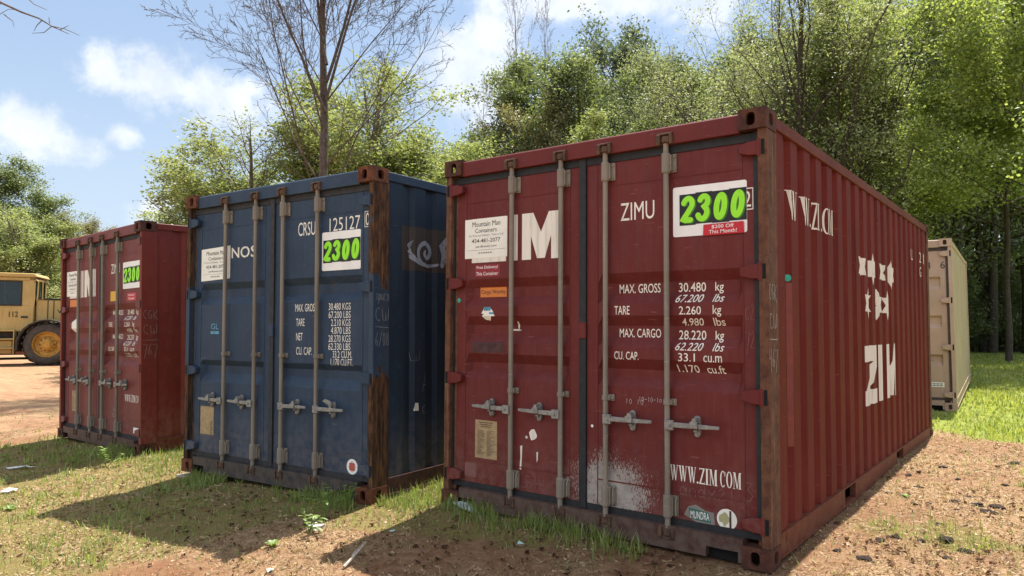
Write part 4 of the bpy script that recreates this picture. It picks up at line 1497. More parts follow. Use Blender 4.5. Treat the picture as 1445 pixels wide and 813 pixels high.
def make_grass():
    # patchy grass on the worked earth
    x, y, r = polar(520000, 1.6, 17, power=.75)
    g = green_mask(x, y)
    tuft = sstep(vnoise(x * 7, y * 7, 77), .48, .74)
    k = (rng.random(len(x)) < g * (.07 + .93 * tuft) * .46) & ~inside(x, y, .02)
    x, y, r = x[k], y[k], r[k]
    h = (.022 + .10 * rng.random(len(x)) ** 2) * (.45 + 1.1 * vnoise(x * 2, y * 2, 5))
    blades(x, y, h, .0035 + .0011 * np.clip(r - 3, 0, 12), .8, 'grass', M_grass)
    # thin scatter everywhere
    x, y, r = polar(60000, 1.6, 15)
    k = ~inside(x, y, .02) & (rng.random(len(x)) < .22 + .5 * (1 - sstep(-x, 8, 11)) * (vnoise(x * 3, y * 3, 8) > .5)) & (lawn_mask(x, y) < .3)
    x, y, r = x[k], y[k], r[k]
    k = rng.random(len(x)) < .45
    x, y, r = x[k], y[k], r[k]
    blades(x, y, .02 + .05 * rng.random(len(x)), .003 + .001 * np.clip(r - 3, 0, 12), .95, 'grass', M_grass)
    # taller fringe at the foot of the doors
    fx, fy = [], []
    for (M, n, a, b) in ((INV[0], 2600, -2.4, -.7), (INV[1], 3600, -2.3, .05), (INV[2], 1500, -1.0, .05)):
        Mi = M.inverted()
        for _ in range(n):
            u, v = random.uniform(a, b), -abs(random.gauss(.03, .14)) + .05
            p = Mi @ Vector((u, v, 0))
            if vnoise(p.x * 4, p.y * 4, 3) > .38:
                fx.append(p.x)
                fy.append(p.y)
    for (x0, x1, y0, y1, n) in ((-2.86, -2.46, -.3, 1.6, 2600), (-6.7, -5.45, -.5, 2.2, 3400)):
        for _ in range(n):
            fx.append(random.uniform(x0, x1))
            fy.append(random.uniform(y0, y1))
    fx, fy = np.array(fx), np.array(fy)
    blades(fx, fy, .04 + .11 * rng.random(len(fx)) ** 2, np.full(len(fx), .006), .6, 'grass', M_grass)
    # the bright grass behind
    x, y, r = polar(330000, 9, 40, -80, 10, .9)
    g = lawn_mask(x, y)
    k = (rng.random(len(x)) < g * (.45 + .55 * vnoise(x * 1.5, y * 1.5, 14))) & ~inside(x, y, .02) & ((x > -3.5) | (rng.random(len(x)) < .12))
    x, y, r = x[k], y[k], r[k]
    k = rng.random(len(x)) < np.clip(9 * 60000 / max(1, len(x)) / 9, 0, 1)
    x, y, r = x[k], y[k], r[k]
    h = (.04 + .10 * rng.random(len(x)) ** 2) * (.5 + 1.1 * vnoise(x * .9, y * .9, 6) ** 1.5)
    blades(x, y, h, .006 + .0011 * r, .75, 'lawn', M_lawn)


make_grass()


def flat_bits(name, mat, x, y, ln, wd, curl, z_off, n_side=4):
    """small pieces lying about: bent strips (4) or crumpled leaves (6 corners)"""
    n = len(x)
    z = ground_z(x, y) + z_off
    a = rng.uniform(0, 2 * PI, n)
    c, s = np.cos(a), np.sin(a)
    out = []
    if n_side == 4:
        prof = [(-1, -1), (-1, 1), (0, 1), (1, 1), (1, -1), (0, -1)]
    else:
        prof = [(-1, 0), (-.35, .8), (.45, .75), (1, .1), (.4, -.8), (-.45, -.7)]
    for (u, v) in prof:
        px, py = u * ln / 2, v * wd / 2
        out.append(np.stack([x + c * px - s * py, y + s * px + c * py, z + curl * rng.random(n) * (abs(u) + abs(v) * .5)], 1))
    V = np.stack(out, 1).reshape(-1, 3)
    i = (np.arange(n) * 6)[:, None]
    if n_side == 4:
        F = np.concatenate([i + 0, i + 5, i + 2, i + 1, i + 5, i + 4, i + 3, i + 2], 1)
        tot = 4
    else:
        F = np.concatenate([i + 0, i + 5, i + 4, i + 3, i + 0, i + 3, i + 2, i + 1], 1)
        tot = 4
    me = np_mesh(name, V, tot, F.ravel(), mat)
    o = bpy.data.objects.new(name, me)
    link(o)
    return tag(o, kind='stuff')


def make_litter():
    x, y, r = polar(230000, 1.5, 13, -80, 12)
    s = straw_mask(x, y)
    k = (rng.random(len(x)) < .06 + .62 * s) & ~inside(x, y, .0) & (lawn_mask(x, y) < .5) & ((-x < 9) | (rng.random(len(x)) < .15))
    x, y, r = x[k], y[k], r[k]
    n = len(x)
    flat_bits('dry_straw', M_straw, x, y, .014 + .06 * rng.random(n) ** 1.7, .0012 + .00045 * r, .012, .002)
    # crumbs of dark leaf and bark
    x, y, r = polar(19000, 1.5, 16, -80, 12)
    d = vnoise(x * 1.2, y * 1.2, 61) * .6 + vnoise(x * 4, y * 4, 62) * .4
    right = sstep(x, -.2, .4)
    k = (rng.random(len(x)) < .05 + .95 * sstep(d, .44, .75) * (.30 + .70 * right) + .3 * sstep(y, -2.6, -1.2) * sstep(-y, -.2, .2) * sstep(-x, -.6, 0) * sstep(-x, 5, 3.5)) & ~inside(x, y, 0) & (lawn_mask(x, y) < .4) & ((-x < 9) | (rng.random(len(x)) < .12))
    x, y, r = x[k], y[k], r[k]
    n = len(x)
    flat_bits('leaf_litter', M_litter, x, y, .014 + .045 * rng.random(n) ** 1.8, .010 + .028 * rng.random(n) ** 1.5, .026, .002, 6)


make_litter()


def at(px, py, z=None):
    """ground point seen at a photo pixel"""
    d = F_ + R_ * (px - 722.5) / 1025.15 - U_ * (py - 406.5) / 1025.15
    zz = 0.0
    for _ in range(8):
        t = (zz - CAM[2]) / d[2]
        p = CAM + d * t
        zz = float(ground_z(p[0], p[1]))
    return p


def deep(px, depth):
    """ground point along a photo column at a given depth"""
    d = F_ + R_ * (px - 722.5) / 1025.15
    p = CAM + d * depth
    return (float(p[0]), float(p[1]), float(hgt(p[0], p[1])))


# ------------------------------------------------------------------ clods, stones, scraps, sticks, weeds
def crumple(name, mat, loc, size, seed, flatness=.6, parent=None):
    r = random.Random(seed)
    bm = bmesh.new()
    bmesh.ops.create_icosphere(bm, subdivisions=2, radius=1)
    for v in bm.verts:
        k = 1 + r.uniform(-.32, .32)
        v.co = (v.co.x * k * size, v.co.y * k * size * r.uniform(.8, 1.1), max(v.co.z * k * size * flatness, -.2 * size))
    me = bpy.data.meshes.new(name)
    bm.to_mesh(me)
    bm.free()
    me.materials.append(mat)
    o = bpy.data.objects.new(name, me)
    o.location = loc
    return link(o, parent)


M_clod = plain('dark_clod', (.045, .026, .020), .95, .45, scale=40, bump=.01)
M_stone = plain('pale_stone', (.52, .48, .42), .8, .2, scale=20, bump=.004)
M_paper = plain('paper_scrap', (.70, .70, .70), .7, .06)
M_mint = plain('pale_green_scrap', (.42, .62, .56), .6, .1)
M_stick = plain('bleached_stick', (.42, .36, .29), .8, .3, scale=40)
M_film = plain('white_plastic_film', (.58, .63, .72), .35, .08)
M_board = plain('weathered_board', (.40, .33, .25), .85, .25, scale=14)

clod_px = [(1196, 665), (1296, 688), (1352, 677), (1367, 703), (1254, 696), (1310, 711), (1380, 714), (1407, 717), (1243, 763), (1219, 790), (1333, 762), (1300, 764), (1326, 741),
           (1362, 779), (1263, 760), (1336, 788), (1390, 722), (1402, 725), (1283, 671), (1330, 660), (1418, 685), (1181, 778), (1290, 712), (1275, 700), (1349, 709), (1430, 655), (1205, 640 + 40)]
protos = []
for i, (px, py) in enumerate(clod_px):
    p = at(px, py)
    if inside(np.array([p[0]]), np.array([p[1]]), .05)[0]:
        continue
    if len(protos) < 4:
        o = crumple('dirt_clod', M_clod, (0, 0, 0), 1.0, 20 + i, .55)
        protos.append(o)
    else:
        o = link(protos[i % 4].copy())
    s = random.uniform(.022, .042) * (1.35 if i in (6, 7, 13, 10) else 1)
    o.location = (p[0], p[1], p[2] + s * .1)
    o.scale = (s * random.uniform(.9, 1.5), s, s * .8)
    o.rotation_euler = (0, 0, random.uniform(0, 6))
    tag(o, 'dark crumbly clod on the bare earth right of the large maroon container', 'clod', 'dark clods on the bare earth')

p = at(445, 746)
st = crumple('stone', M_stone, (p[0], p[1], p[2] + .012), .055, 5, .5)
tag(st, 'pale flat stone in the sunlit strip by the weeds before the blue container', 'stone')


def scrap(px, py, name, mat, pts, label, cat, h=.02):
    p = at(px, py)
    r = random.Random(px)
    n = len(pts)
    mb = MB()
    top = [(u, v, h * r.uniform(.2, 1)) for u, v in pts]
    bot = [(u, v, z - .002) for u, v, z in top]
    c = (sum(u for u, v in pts) / n, sum(v for u, v in pts) / n, h * .9)
    mb.add(top + [c], [(i, (i + 1) % n, n) for i in range(n)])
    mb.add(bot + [(c[0], c[1], c[2] - .002)], [((i + 1) % n, i, n) for i in range(n)])
    o = mb.build(name, mat, recalc=False)
    o.location = (p[0], p[1], p[2] + .006)
    o.rotation_euler = (0, 0, r.uniform(0, 6))
    return tag(o, label, cat)


def blob(rx, ry, n=9, seed=0):
    r = random.Random(seed)
    return [(rx * r.uniform(.7, 1.1) * math.cos(2 * PI * k / n), ry * r.uniform(.7, 1.1) * math.sin(2 * PI * k / n)) for k in range(n)]


scrap(13, 696, 'paper_scrap', M_paper, blob(.075, .05, 9, 1), 'crumpled white paper scrap in the yellow grass at the left edge', 'paper scrap', .04)
scrap(28, 662, 'plastic_scrap', M_paper, blob(.14, .035, 11, 2), 'thin torn white plastic lying in the shade of the leftmost container', 'plastic scrap', .03)
scrap(735, 770, 'plastic_scrap', M_mint, blob(.03, .022, 7, 3), 'small pale green scrap on the ground before the large maroon container', 'plastic scrap', .02)
scrap(553, 752, 'plastic_scrap', M_mint, blob(.022, .016, 7, 4), 'tiny pale green scrap at the edge of the large shadow', 'plastic scrap', .014)
scrap(381, 808, 'plastic_scrap', M_mint, blob(.022, .03, 7, 6), 'pale green scrap in the grass at the bottom of the photo', 'plastic scrap', .02)
# pale film caught under the left corner of the large container
mb = MB()
p = at(664, 714)
pts = [(-.13, .02), (-.05, .05), (.05, .035), (.15, -.03), (.17, -.045), (.04, -.03), (-.08, -.005)]
mb.prism(pts, 'z', 0, .004)
o = mb.build('plastic_film', M_film)
o.location = (-2.19, -.035, float(ground_z(-2.19, -.035)) + .030)
o.rotation_euler = (.35, .04, .05)
tag(o, 'white plastic film caught under the left foot of the large maroon container', 'plastic film')
o = MB().box(-.16, .16, -.06, .10, 0, .022).build('board', M_board, None, .003)
o.location = (-5.20, -.43, float(ground_z(-5.2, -.43)) - .004)
o.rotation_euler = (0, 0, .07)
tag(o, 'weathered board under the left foot of the blue container', 'board')

p = at(485, 803)
q = at(512, 785)
d = Vector(q) - Vector(p)
mb = MB()
mb.tube([(0, 0, .012), d * .5 + Vector((.01, .01, .05)), d * 1.15 + Vector((0, 0, .075))], [.010, .008, .004], 7)
mb.tube([d * .45 + Vector((0, 0, .045)), d * .9 + Vector((-.05, .03, .05))], [.006, .003], 6)
o = mb.build('stick', M_stick, smooth=True)
o.location = tuple(p)
tag(o, 'pale forked dead stick lying at the edge of the shadow', 'stick')


def weed(px, py, kind, h, label, seed):
    p = at(px, py)
    r = random.Random(seed)
    root = empty('weed', tuple(p), label, 'weed')

    def leaf(base, ang, ln, wd, tilt, parent):
        mb = MB()
        ca, sa_ = math.cos(ang), math.sin(ang)
        pr = [(0, .12), (.3, .9), (.6, 1), (.85, .6), (1, .02)]
        vs = []
        for t, w in pr:
            zz = math.sin(tilt) * t * ln - .35 * ln * t * t
            rr = math.cos(tilt) * t * ln
            for sgn in (-1, 0, 1):
                vs.append((base[0] + ca * rr - sa_ * sgn * w * wd / 2, base[1] + sa_ * rr + ca * sgn * w * wd / 2, base[2] + zz + (0 if sgn == 0 else .12 * w * wd)))
        fs = []
        for i in range(len(pr) - 1):
            for k in (0, 1):
                a = i * 3 + k
                fs.append((a, a + 1, a + 4, a + 3))
        mb.add(vs, fs)
        return mb.build('leaf', M_weed, parent)
    if kind == 'stem':
        n = 3
        for s in range(n):
            lx, ly = r.uniform(-.05, .05), r.uniform(-.05, .05)
            top = (lx * 2.5, ly * 2.5, h * r.uniform(.7, 1))
            st = MB().tube([(0, 0, 0), (lx, ly, top[2] * .5), top], [.004, .003, .002], 6).build('stem', M_weed, root)
            for k in range(7):
                t = .3 + .7 * k / 6
                b = (lx * 2.5 * t, ly * 2.5 * t, top[2] * t)
                leaf(b, r.uniform(0, 6.28), r.uniform(.05, .09), r.uniform(.022, .034), r.uniform(.1, .8), root)
    elif kind == 'broad':
        for k in range(6):
            leaf((0, 0, .004), k * 1.05 + r.uniform(-.2, .2), h * r.uniform(.7, 1.1), h * .42, r.uniform(.5, 1.1), root)
    elif kind == 'stalk':
        MB().tube([(0, 0, 0), (.01, 0, h * .5), (.0, .01, h * .85), (-.03, 0, h * .98), (-.075, -.01, h)], [.004, .0035, .003, .0025, .001], 6).build('stem', M_weed, root)
        for k in range(4):
            leaf((.005, 0, h * (.05 + .14 * k)), r.uniform(0, 6.28), .12, .012, 1.1, root)


weed(104, 661, 'stem', .24, 'taller leafy weed in the shadow of the leftmost container', 1)
weed(150, 660, 'stem', .19, 'shorter thin weed right of the taller leafy one', 2)
weed(436, 752, 'stem', .15, 'low leafy weed left of the pale stone', 3)
weed(458, 735, 'stem', .22, 'upright bright green weed behind the pale stone', 4)
weed(489, 716, 'stem', .17, 'leafy weed at the foot of the blue container near its right corner', 5)
weed(384, 772, 'broad', .085, 'broad leaved rosette weed at the shadow edge', 6)
weed(541, 700, 'stalk', .36, 'tall bent grass stalk against the rusty post of the blue container', 7)
weed(15, 720, 'broad', .09, 'small broad leaved weed at the left edge of the photo', 8)
weed(1278, 702, 'broad', .06, 'small yellow green seedling on the bare earth at right', 9)


# ------------------------------------------------------------------ trees
M_bark = rust_mat('grey_brown_bark', (.10, .085, .07), (.19, .16, .135), (.27, .23, .19), .4)
M_bark_dark = rust_mat('dark_bark', (.035, .028, .022), (.085, .068, .054), (.13, .11, .09), .3)
M_bark_pale = rust_mat('dead_bark', (.16, .135, .115), (.28, .24, .2), (.34, .3, .25), .4)
M_bark_bare = rust_mat('brown_bare_bark', (.060, .044, .036), (.125, .096, .078), (.19, .155, .13), .4)
LEAF = {
    'light': leaf_shader('light_leaves', [(.105, .13, .040), (.17, .205, .060), (.24, .28, .085), (.34, .37, .15)], .5),
    'mid': leaf_shader('mid_leaves', [(.062, .092, .030), (.11, .150, .045), (.17, .215, .066), (.26, .30, .12)], .48),
    'dark': leaf_shader('dark_leaves', [(.034, .058, .028), (.065, .10, .040), (.11, .15, .060), (.20, .235, .115)], .4, gloss=.09),
    'olive': leaf_shader('olive_leaves', [(.09, .095, .035), (.155, .155, .055), (.22, .21, .08), (.28, .22, .11)], .45),
    'willow': leaf_shader('willow_leaves', [(.11, .135, .050), (.18, .21, .080), (.26, .29, .12), (.36, .39, .20)], .5),
    'maple': leaf_shader('maple_leaves', [(.09, .13, .030), (.17, .22, .045), (.26, .32, .070), (.38, .42, .14)], .55),
}


class TreeGen:
    """grows limbs by simple branching rules and hangs leaves on the finest ones"""
    def __init__(s, seed):
        s.r = np.random.default_rng(seed)
        s.tv, s.ti = [], []
        s.nv = 0
        s.twigs = []

    def tube(s, P, Rd, n):
        P = np.array(P)
        k = len(P)
        d = np.gradient(P, axis=0)
        d /= np.linalg.norm(d, axis=1)[:, None] + 1e-9
        a = np.array([0, 0, 1.0]) if abs(d[0][2]) < .9 else np.array([1.0, 0, 0])
        u = np.cross(d, a)
        u /= np.linalg.norm(u, axis=1)[:, None] + 1e-9
        w = np.cross(d, u)
        t = np.arange(n) * 2 * PI / n
        V = P[:, None, :] + (u[:, None, :] * np.cos(t)[None, :, None] + w[:, None, :] * np.sin(t)[None, :, None]) * np.array(Rd)[:, None, None]
        i = np.arange(k - 1)[:, None] * n
        j = np.arange(n)[None, :]
        jn = (j + 1) % n
        Fq = np.stack([i + j, i + jn, i + n + jn, i + n + j], -1).reshape(-1, 4) + s.nv
        s.tv.append(V.reshape(-1, 3))
        s.ti.append(Fq)
        s.nv += k * n

    def grow(s, p, d, ln, rad, lev, C):
        r = s.r
        nseg = C['seg'][lev]
        P = [np.array(p, float)]
        d = np.array(d, float)
        d /= np.linalg.norm(d)
        dirs = [d.copy()]
        for i in range(nseg):
            d = d + r.normal(0, C['wob'][lev], 3) + np.array([0, 0, C['trop'][lev]])
            d /= np.linalg.norm(d)
            P.append(P[-1] + d * ln / nseg)
            dirs.append(d.copy())
        tip = C['tip'][lev]
        Rd = [max(rad * (1 - (1 - tip) * i / nseg), C['rmin']) for i in range(nseg + 1)]
        s.tube(P, Rd, C['sides'][lev])
        if lev >= C['leaf_from']:
            s.twigs.append((np.array(P), lev))
        if lev == C['max']:
            return
        n = C['kids'][lev]
        n = int(round(n * r.uniform(.8, 1.2)))
        ph = r.uniform(0, 2 * PI)
        for k in range(n):
            t = C['start'][lev] + (1 - C['start'][lev]) * (k + r.uniform(.1, .9)) / n
            f = t * nseg
            i = min(int(f), nseg - 1)
            q = P[i] + (P[i + 1] - P[i]) * (f - i)
            dd = dirs[i + 1]
            ang = math.radians(C['ang'][lev] + r.normal(0, C['angv'][lev]) - C.get('angt', 0) * t * (lev == 0))
            ph += 2.4 + r.normal(0, .4)
            a = np.array([0, 0, 1.0]) if abs(dd[2]) < .95 else np.array([1.0, 0, 0])
            u = np.cross(dd, a)
            u /= np.linalg.norm(u)
            w = np.cross(dd, u)
            nd = dd * math.cos(ang) + (u * math.cos(ph) + w * math.sin(ph)) * math.sin(ang)
            shape = C['shape'](t) if lev == 0 else 1 - .5 * t
            s.grow(q, nd, ln * C['ratio'][lev] * shape * r.uniform(.75, 1.2), max(Rd[i] * C['rr'][lev] * (.7 + .3 * shape), C['rmin']), lev + 1, C)

    def leaves(s, n, size, spread, droop=.3, aspect=.55):
        r = s.r
        wts = np.array([np.linalg.norm(P[-1] - P[0]) for P, l in s.twigs])
        # some twigs carry much, some little: leaves stand in clumps with gaps between
        cl = np.array([P[-1] for P, l in s.twigs])
        cn = np.sin(cl[:, 0] * 2.1 + 1) + np.sin(cl[:, 1] * 2.3 + 2) + np.sin(cl[:, 2] * 1.9)
        wts = wts * r.uniform(.1, 1.0, len(wts)) ** 1.5 * np.clip(.35 + .4 * cn, .04, 2)
        idx = r.choice(len(s.twigs), n, p=wts / wts.sum())
        tt = r.random(n) ** .7
        pos = np.empty((n, 3))
        for k, (i, t) in enumerate(zip(idx, tt)):
            P = s.twigs[i][0]
            f = t * (len(P) - 1)
            j = min(int(f), len(P) - 2)
            pos[k] = P[j] + (P[j + 1] - P[j]) * (f - j)
        pos += r.normal(0, spread, (n, 3))
        nm = r.normal(0, .75, (n, 3))
        nm[:, 2] += .8
        d = np.cross(nm, r.normal(0, 1, (n, 3)))
        d[:, 2] -= droop * np.linalg.norm(d, axis=1) * .5
        d /= np.linalg.norm(d, axis=1)[:, None]
        u = np.cross(nm, d)
        u /= np.linalg.norm(u, axis=1)[:, None]
        sz = size * r.uniform(.6, 1.35, n)[:, None]
        nn = np.cross(d, u)
        V = np.stack([pos, pos + d * sz * .5 + u * sz * aspect / 2 + nn * sz * .08, pos + d * sz, pos + d * sz * .5 - u * sz * aspect / 2 + nn * sz * .08], 1).reshape(-1, 3)
        return V, np.arange(n * 4)

    def meshes(s, name, bark, leafmat, n, size, spread, droop=.3, aspect=.55):
        V = np.concatenate(s.tv)
        F = np.concatenate(s.ti)
        tm = np_mesh('trunk', V, 4, F.ravel(), bark, True)
        lm = None
        if n:
            LV, LI = s.leaves(n, size, spread, droop, aspect)
            lm = np_mesh('crown', LV, 4, LI, leafmat)
        return tm, lm


def round_shape(t): return .45 + .75 * math.sin(PI * min(1, .15 + .85 * t)) if t < .95 else .4
def cone_shape(t): return 1.15 - .85 * t
def high_shape(t): return .5 + .6 * math.sin(PI * min(1, .25 + .7 * t))


BASE = dict(seg=[12, 7, 5, 3], wob=[.05, .12, .18, .22], trop=[.06, .07, .03, -.01], tip=[.22, .25, .3, .4], sides=[9, 6, 4, 3], kids=[22, 9, 6, 0], start=[.28, .2, .15, 0],
            ang=[62, 45, 45, 0], angv=[8, 12, 15, 0], ratio=[.36, .42, .42, 0], rr=[.42, .5, .5, 0], rmin=.003, leaf_from=2, max=3, shape=round_shape, angt=20)
PROTO = {}


def proto(key, seed, H, rad, n, size, spread, bark, leaf, droop=.3, aspect=.55, lean=(0, 0), **kw):
    n = int(n * 1.75)
    size = size * .88
    C = dict(BASE)
    C.update(kw)
    g = TreeGen(seed)
    g.grow((0, 0, -.2), (lean[0], lean[1], 1), H, rad, 0, C)
    for (tf, lf, rf, ax, ay) in kw.get('fork', []):
        C2 = dict(C)
        C2['start'] = [.06] + list(C['start'][1:])
        C2['kids'] = [int(C['kids'][0] * .55)] + list(C['kids'][1:])
        g.grow((0, 0, H * tf), (ax, ay, 1), H * lf, rad * rf, 0, C2)
    for extra in kw.get('stems', []):
        g.grow((extra[0] * .05, extra[1] * .05, -.1), (extra[0], extra[1], 1), H * extra[2], rad * .8, 0, C)
    PROTO[key] = (*g.meshes(key, bark, leaf, n, size, spread, droop, aspect), H)


proto('airy', 11, 10, .14, 21000, .115, .15, M_bark, LEAF['light'], start=[.12, .2, .15, 0], kids=[34, 9, 5, 0], ratio=[.28, .45, .4, 0], ang=[58, 42, 42, 0])
proto('airy_b', 12, 10, .13, 20000, .115, .15, M_bark, LEAF['light'], start=[.12, .2, .15, 0], kids=[32, 9, 5, 0], ratio=[.32, .45, .4, 0], shape=cone_shape, ang=[60, 42, 42, 0])
proto('full', 21, 14, .20, 25000, .17, .24, M_bark_dark, LEAF['mid'], start=[.12, .15, .15, 0], kids=[30, 9, 6, 0], ratio=[.30, .45, .42, 0])
proto('full_b', 22, 15, .22, 25000, .18, .26, M_bark_dark, LEAF['dark'], start=[.18, .15, .15, 0], kids=[30, 9, 6, 0], ratio=[.28, .45, .42, 0], shape=high_shape)
proto('willowy', 31, 13, .13, 24000, .12, .20, M_bark_dark, LEAF['willow'], droop=.9, aspect=.42, start=[.18, .15, .1, 0], kids=[20, 10, 6, 0], ratio=[.42, .42, .42, 0], ang=[34, 36, 45, 0], trop=[.05, .06, -.02, -.06], rr=[.55, .5, .5, 0],
      stems=[(.22, .1, .9), (-.25, .08, .85), (.05, -.28, .8)])
proto('tall', 41, 20, .24, 18000, .20, .26, M_bark_dark, LEAF['dark'], start=[.42, .2, .15, 0], kids=[24, 9, 6, 0], ratio=[.22, .45, .42, 0], shape=high_shape, wob=[.03, .12, .18, .22])
proto('tall_b', 42, 20, .22, 17000, .20, .28, M_bark_dark, LEAF['mid'], start=[.34, .2, .15, 0], kids=[26, 9, 6, 0], ratio=[.22, .45, .42, 0], shape=high_shape, wob=[.04, .12, .18, .22])
proto('maple', 51, 13, .095, 30000, .115, .20, M_bark_dark, LEAF['maple'], aspect=.85, droop=.8, start=[.36, .2, .15, 0], kids=[22, 10, 6, 0], ratio=[.36, .42, .42, 0], ang=[66, 45, 45, 0], trop=[.05, .03, -.02, -.02])
proto('shrub', 61, 3.2, .05, 7000, .11, .13, M_bark_dark, LEAF['mid'], start=[.05, .1, .1, 0], kids=[16, 7, 5, 0], ratio=[.55, .45, .42, 0], seg=[6, 5, 4, 2], ang=[50, 42, 42, 0])
BARE = dict(max=4, leaf_from=9, seg=[14, 10, 7, 5, 3], wob=[.03, .06, .09, .12, .15], trop=[.05, .035, .03, .03, .02], tip=[.15, .14, .2, .3, .5], sides=[12, 8, 5, 4, 3], kids=[26, 11, 6, 4, 0],
            start=[.26, .10, .12, .15, 0], ang=[50, 30, 34, 36, 0], angv=[7, 9, 12, 14, 0], ratio=[.42, .42, .42, .42, 0], rr=[.22, .42, .5, .6, 0], rmin=.0045, shape=lambda t: 1.15 - .6 * t, angt=42)
proto('bare', 73, 17, .165, 0, 0, 0, M_bark_bare, None, fork=[(.50, .46, .26, .24, .05), (.53, .46, .26, -.20, .12), (.47, .44, .24, .38, -.2), (.45, .46, .24, -.44, -.15)], **BARE)
B2 = dict(BARE)
B2.update(kids=[16, 7, 5, 3, 0], ang=[34, 28, 32, 35, 0], ratio=[.30, .4, .42, .42, 0], start=[.35, .15, .15, .15, 0], shape=lambda t: 1.1 - .6 * t)
proto('bare_thin', 75, 16, .10, 0, 0, 0, M_bark_pale, None, **B2)


def tree(kind, px, depth, H, label, group=None, rot=None, wide=1.0, leaf=None, cat='tree', name='tree', bark=None):
    tm, lm, h0 = PROTO[kind]
    p = deep(px, depth)
    root = empty(name, (p[0], p[1], p[2] - .05), label, cat, group, rot if rot is not None else random.uniform(0, 6.28))
    s = H / h0
    root.scale = (s * wide, s * wide, s * (.88 if lm else 1))
    for nm, me, mt in (('trunk', tm, bark), ('crown', lm, LEAF.get(leaf))):
        if me is None:
            continue
        o = bpy.data.objects.new(nm, me)
        link(o, root)
        if mt is not None:
            o.material_slots[0].link = 'OBJECT'
            o.material_slots[0].material = mt
    return root


# the leafless tree and the light green trees behind the blue container
tree('bare', 455, 18.5, 15.5, 'tall leafless tree with a fan of bare limbs above the blue container', rot=.6, wide=1.1, name='bare_tree', cat='bare tree')
tree('airy', 352, 25, 8.4, 'light green airy tree left of the leafless tree', rot=1.0, wide=1.5)
tree('airy_b', 288, 26, 6.6, 'lowest airy tree at the left end of the light green row', rot=2.0, wide=1.6)
tree('airy', 535, 25, 10.8, 'tallest airy tree right behind the leafless tree', rot=3.2, wide=1.25)
tree('airy_b', 430, 27.5, 8.2, 'pale tree straight behind the leafless trunk', rot=4.0, wide=1.5)
tree('airy', 590, 29, 8.6, 'airy tree at the right end of the light green row', rot=5.0)
tree('shrub', 480, 23, 4.6, 'bushy low tree under the leafless tree', rot=.3, wide=1.2, leaf='light', name='shrub', cat='shrub')
tree('shrub', 320, 23, 4.2, 'bushy low tree above the left corner of the blue container', rot=2.3, wide=1.2, leaf='light', name='shrub', cat='shrub')
tree('shrub', 570, 24, 4.4, 'low bush in the gap between the blue and the large maroon container', rot=1.3, wide=1.2, leaf='mid', name='shrub', cat='shrub')
tree('airy_b', 262, 25, 6.9, 'small light tree at the far left of the light green row', rot=5.2, wide=1.4)
tree('airy', 392, 24, 8.6, 'leafy tree just left of the leafless trunk', rot=2.7, wide=1.4)
tree('airy', 492, 26, 9.6, 'leafy tree just right of the leafless trunk', rot=.4, wide=1.3)
tree('airy_b', 612, 28, 9.0, 'light tree over the gap between the blue and the large maroon container', rot=1.4, wide=1.4, leaf='mid')
# far trees behind the loader
tree('full', 30, 47, 10.6, 'round green tree at the left edge, lower than the crown beside it', rot=1.1, leaf='mid', wide=1.35)
tree('airy', 62, 43, 8.8, 'pale green tree behind the loader cab', rot=2.2, wide=1.7, leaf='light')
tree('full', 50, 46, 8.4, 'dense green tree low behind the loader cab', rot=.8, wide=1.6, leaf='light')
tree('airy_b', -10, 42, 8.0, 'light bushy tree at the left edge behind the cab', rot=.2, wide=1.5, leaf='light')
tree('full', 95, 50, 9.4, 'bushy tree between the loader and the leftmost container', rot=3.1, wide=1.6, leaf='olive')
tree('full', 140, 56, 9.8, 'reddish green tree just above the leftmost container', rot=4.1, leaf='olive')
tree('airy', 165, 60, 9.0, 'small far tree peeping over the leftmost container', rot=1.9, leaf='mid')
tree('full', 60, 58, 9.5, 'far tree in the gap behind the loader cab', rot=5.3, wide=1.3)
for k, (px, dp, h) in enumerate([(-60, 50, 10.5), (-130, 46, 11), (-210, 52, 12)]):
    tree('full', px, dp, h, 'green tree beyond the yard left of the loader', 'trees beyond the yard', wide=1.2)
tree('airy', 565, 27, 11.8, 'tall slender leafy tree between the leafless tree and the woodland', rot=2.2, wide=1.1)
tree('full_b', 18, 49, 13.2, 'rounded dense crown standing highest behind the loader', rot=2.0, wide=1.2, leaf='mid')
tree('full', 703, 34, 13.2, 'mid green tree climbing behind the small leafless one at the woodland end', rot=5.6, leaf='mid', wide=1.1)
tree('airy', 650, 30, 9.8, 'pale airy tree where the woodland begins, over the left corner of the maroon roof', rot=4.2, leaf='light', wide=1.3)
tree('full', 765, 35, 15.0, 'tall green tree behind the vine covered one', rot=3.7, leaf='mid', wide=1.0)
# woodland edge from the middle to the right
tree('full', 665, 31, 9.6, 'dense low tree at the left end of the woodland, before the rounded one', rot=3.0, leaf='light', wide=1.2)
tree('full', 742, 32, 11.2, 'dense tree among the thin bare twigs', rot=1.5, leaf='mid', wide=1.2)
tree('full', 640, 33, 9.0, 'rounded green tree at the left end of the woodland', rot=.4, leaf='mid', wide=1.1)
tree('airy', 690, 31, 9.8, 'pale tree on the slope of the woodland above the maroon roof left corner', rot=1.2, wide=1.2)
tree('full', 722, 34, 11.6, 'olive tree below the thin bare twigs', rot=2.6, leaf='olive')
tree('bare_thin', 735, 33, 16.5, 'thin leafless tree rising over the woodland, left one of the two', rot=.5, name='bare_tree', cat='bare tree')
tree('bare_thin', 775, 34.5, 15.6, 'thin leafless tree rising over the woodland, right one of the two', rot=2.5, name='bare_tree', cat='bare tree')
tree('bare_thin', 668, 33, 11.8, 'small leafless tree at the left end of the woodland', rot=4.5, name='bare_tree', cat='bare tree')
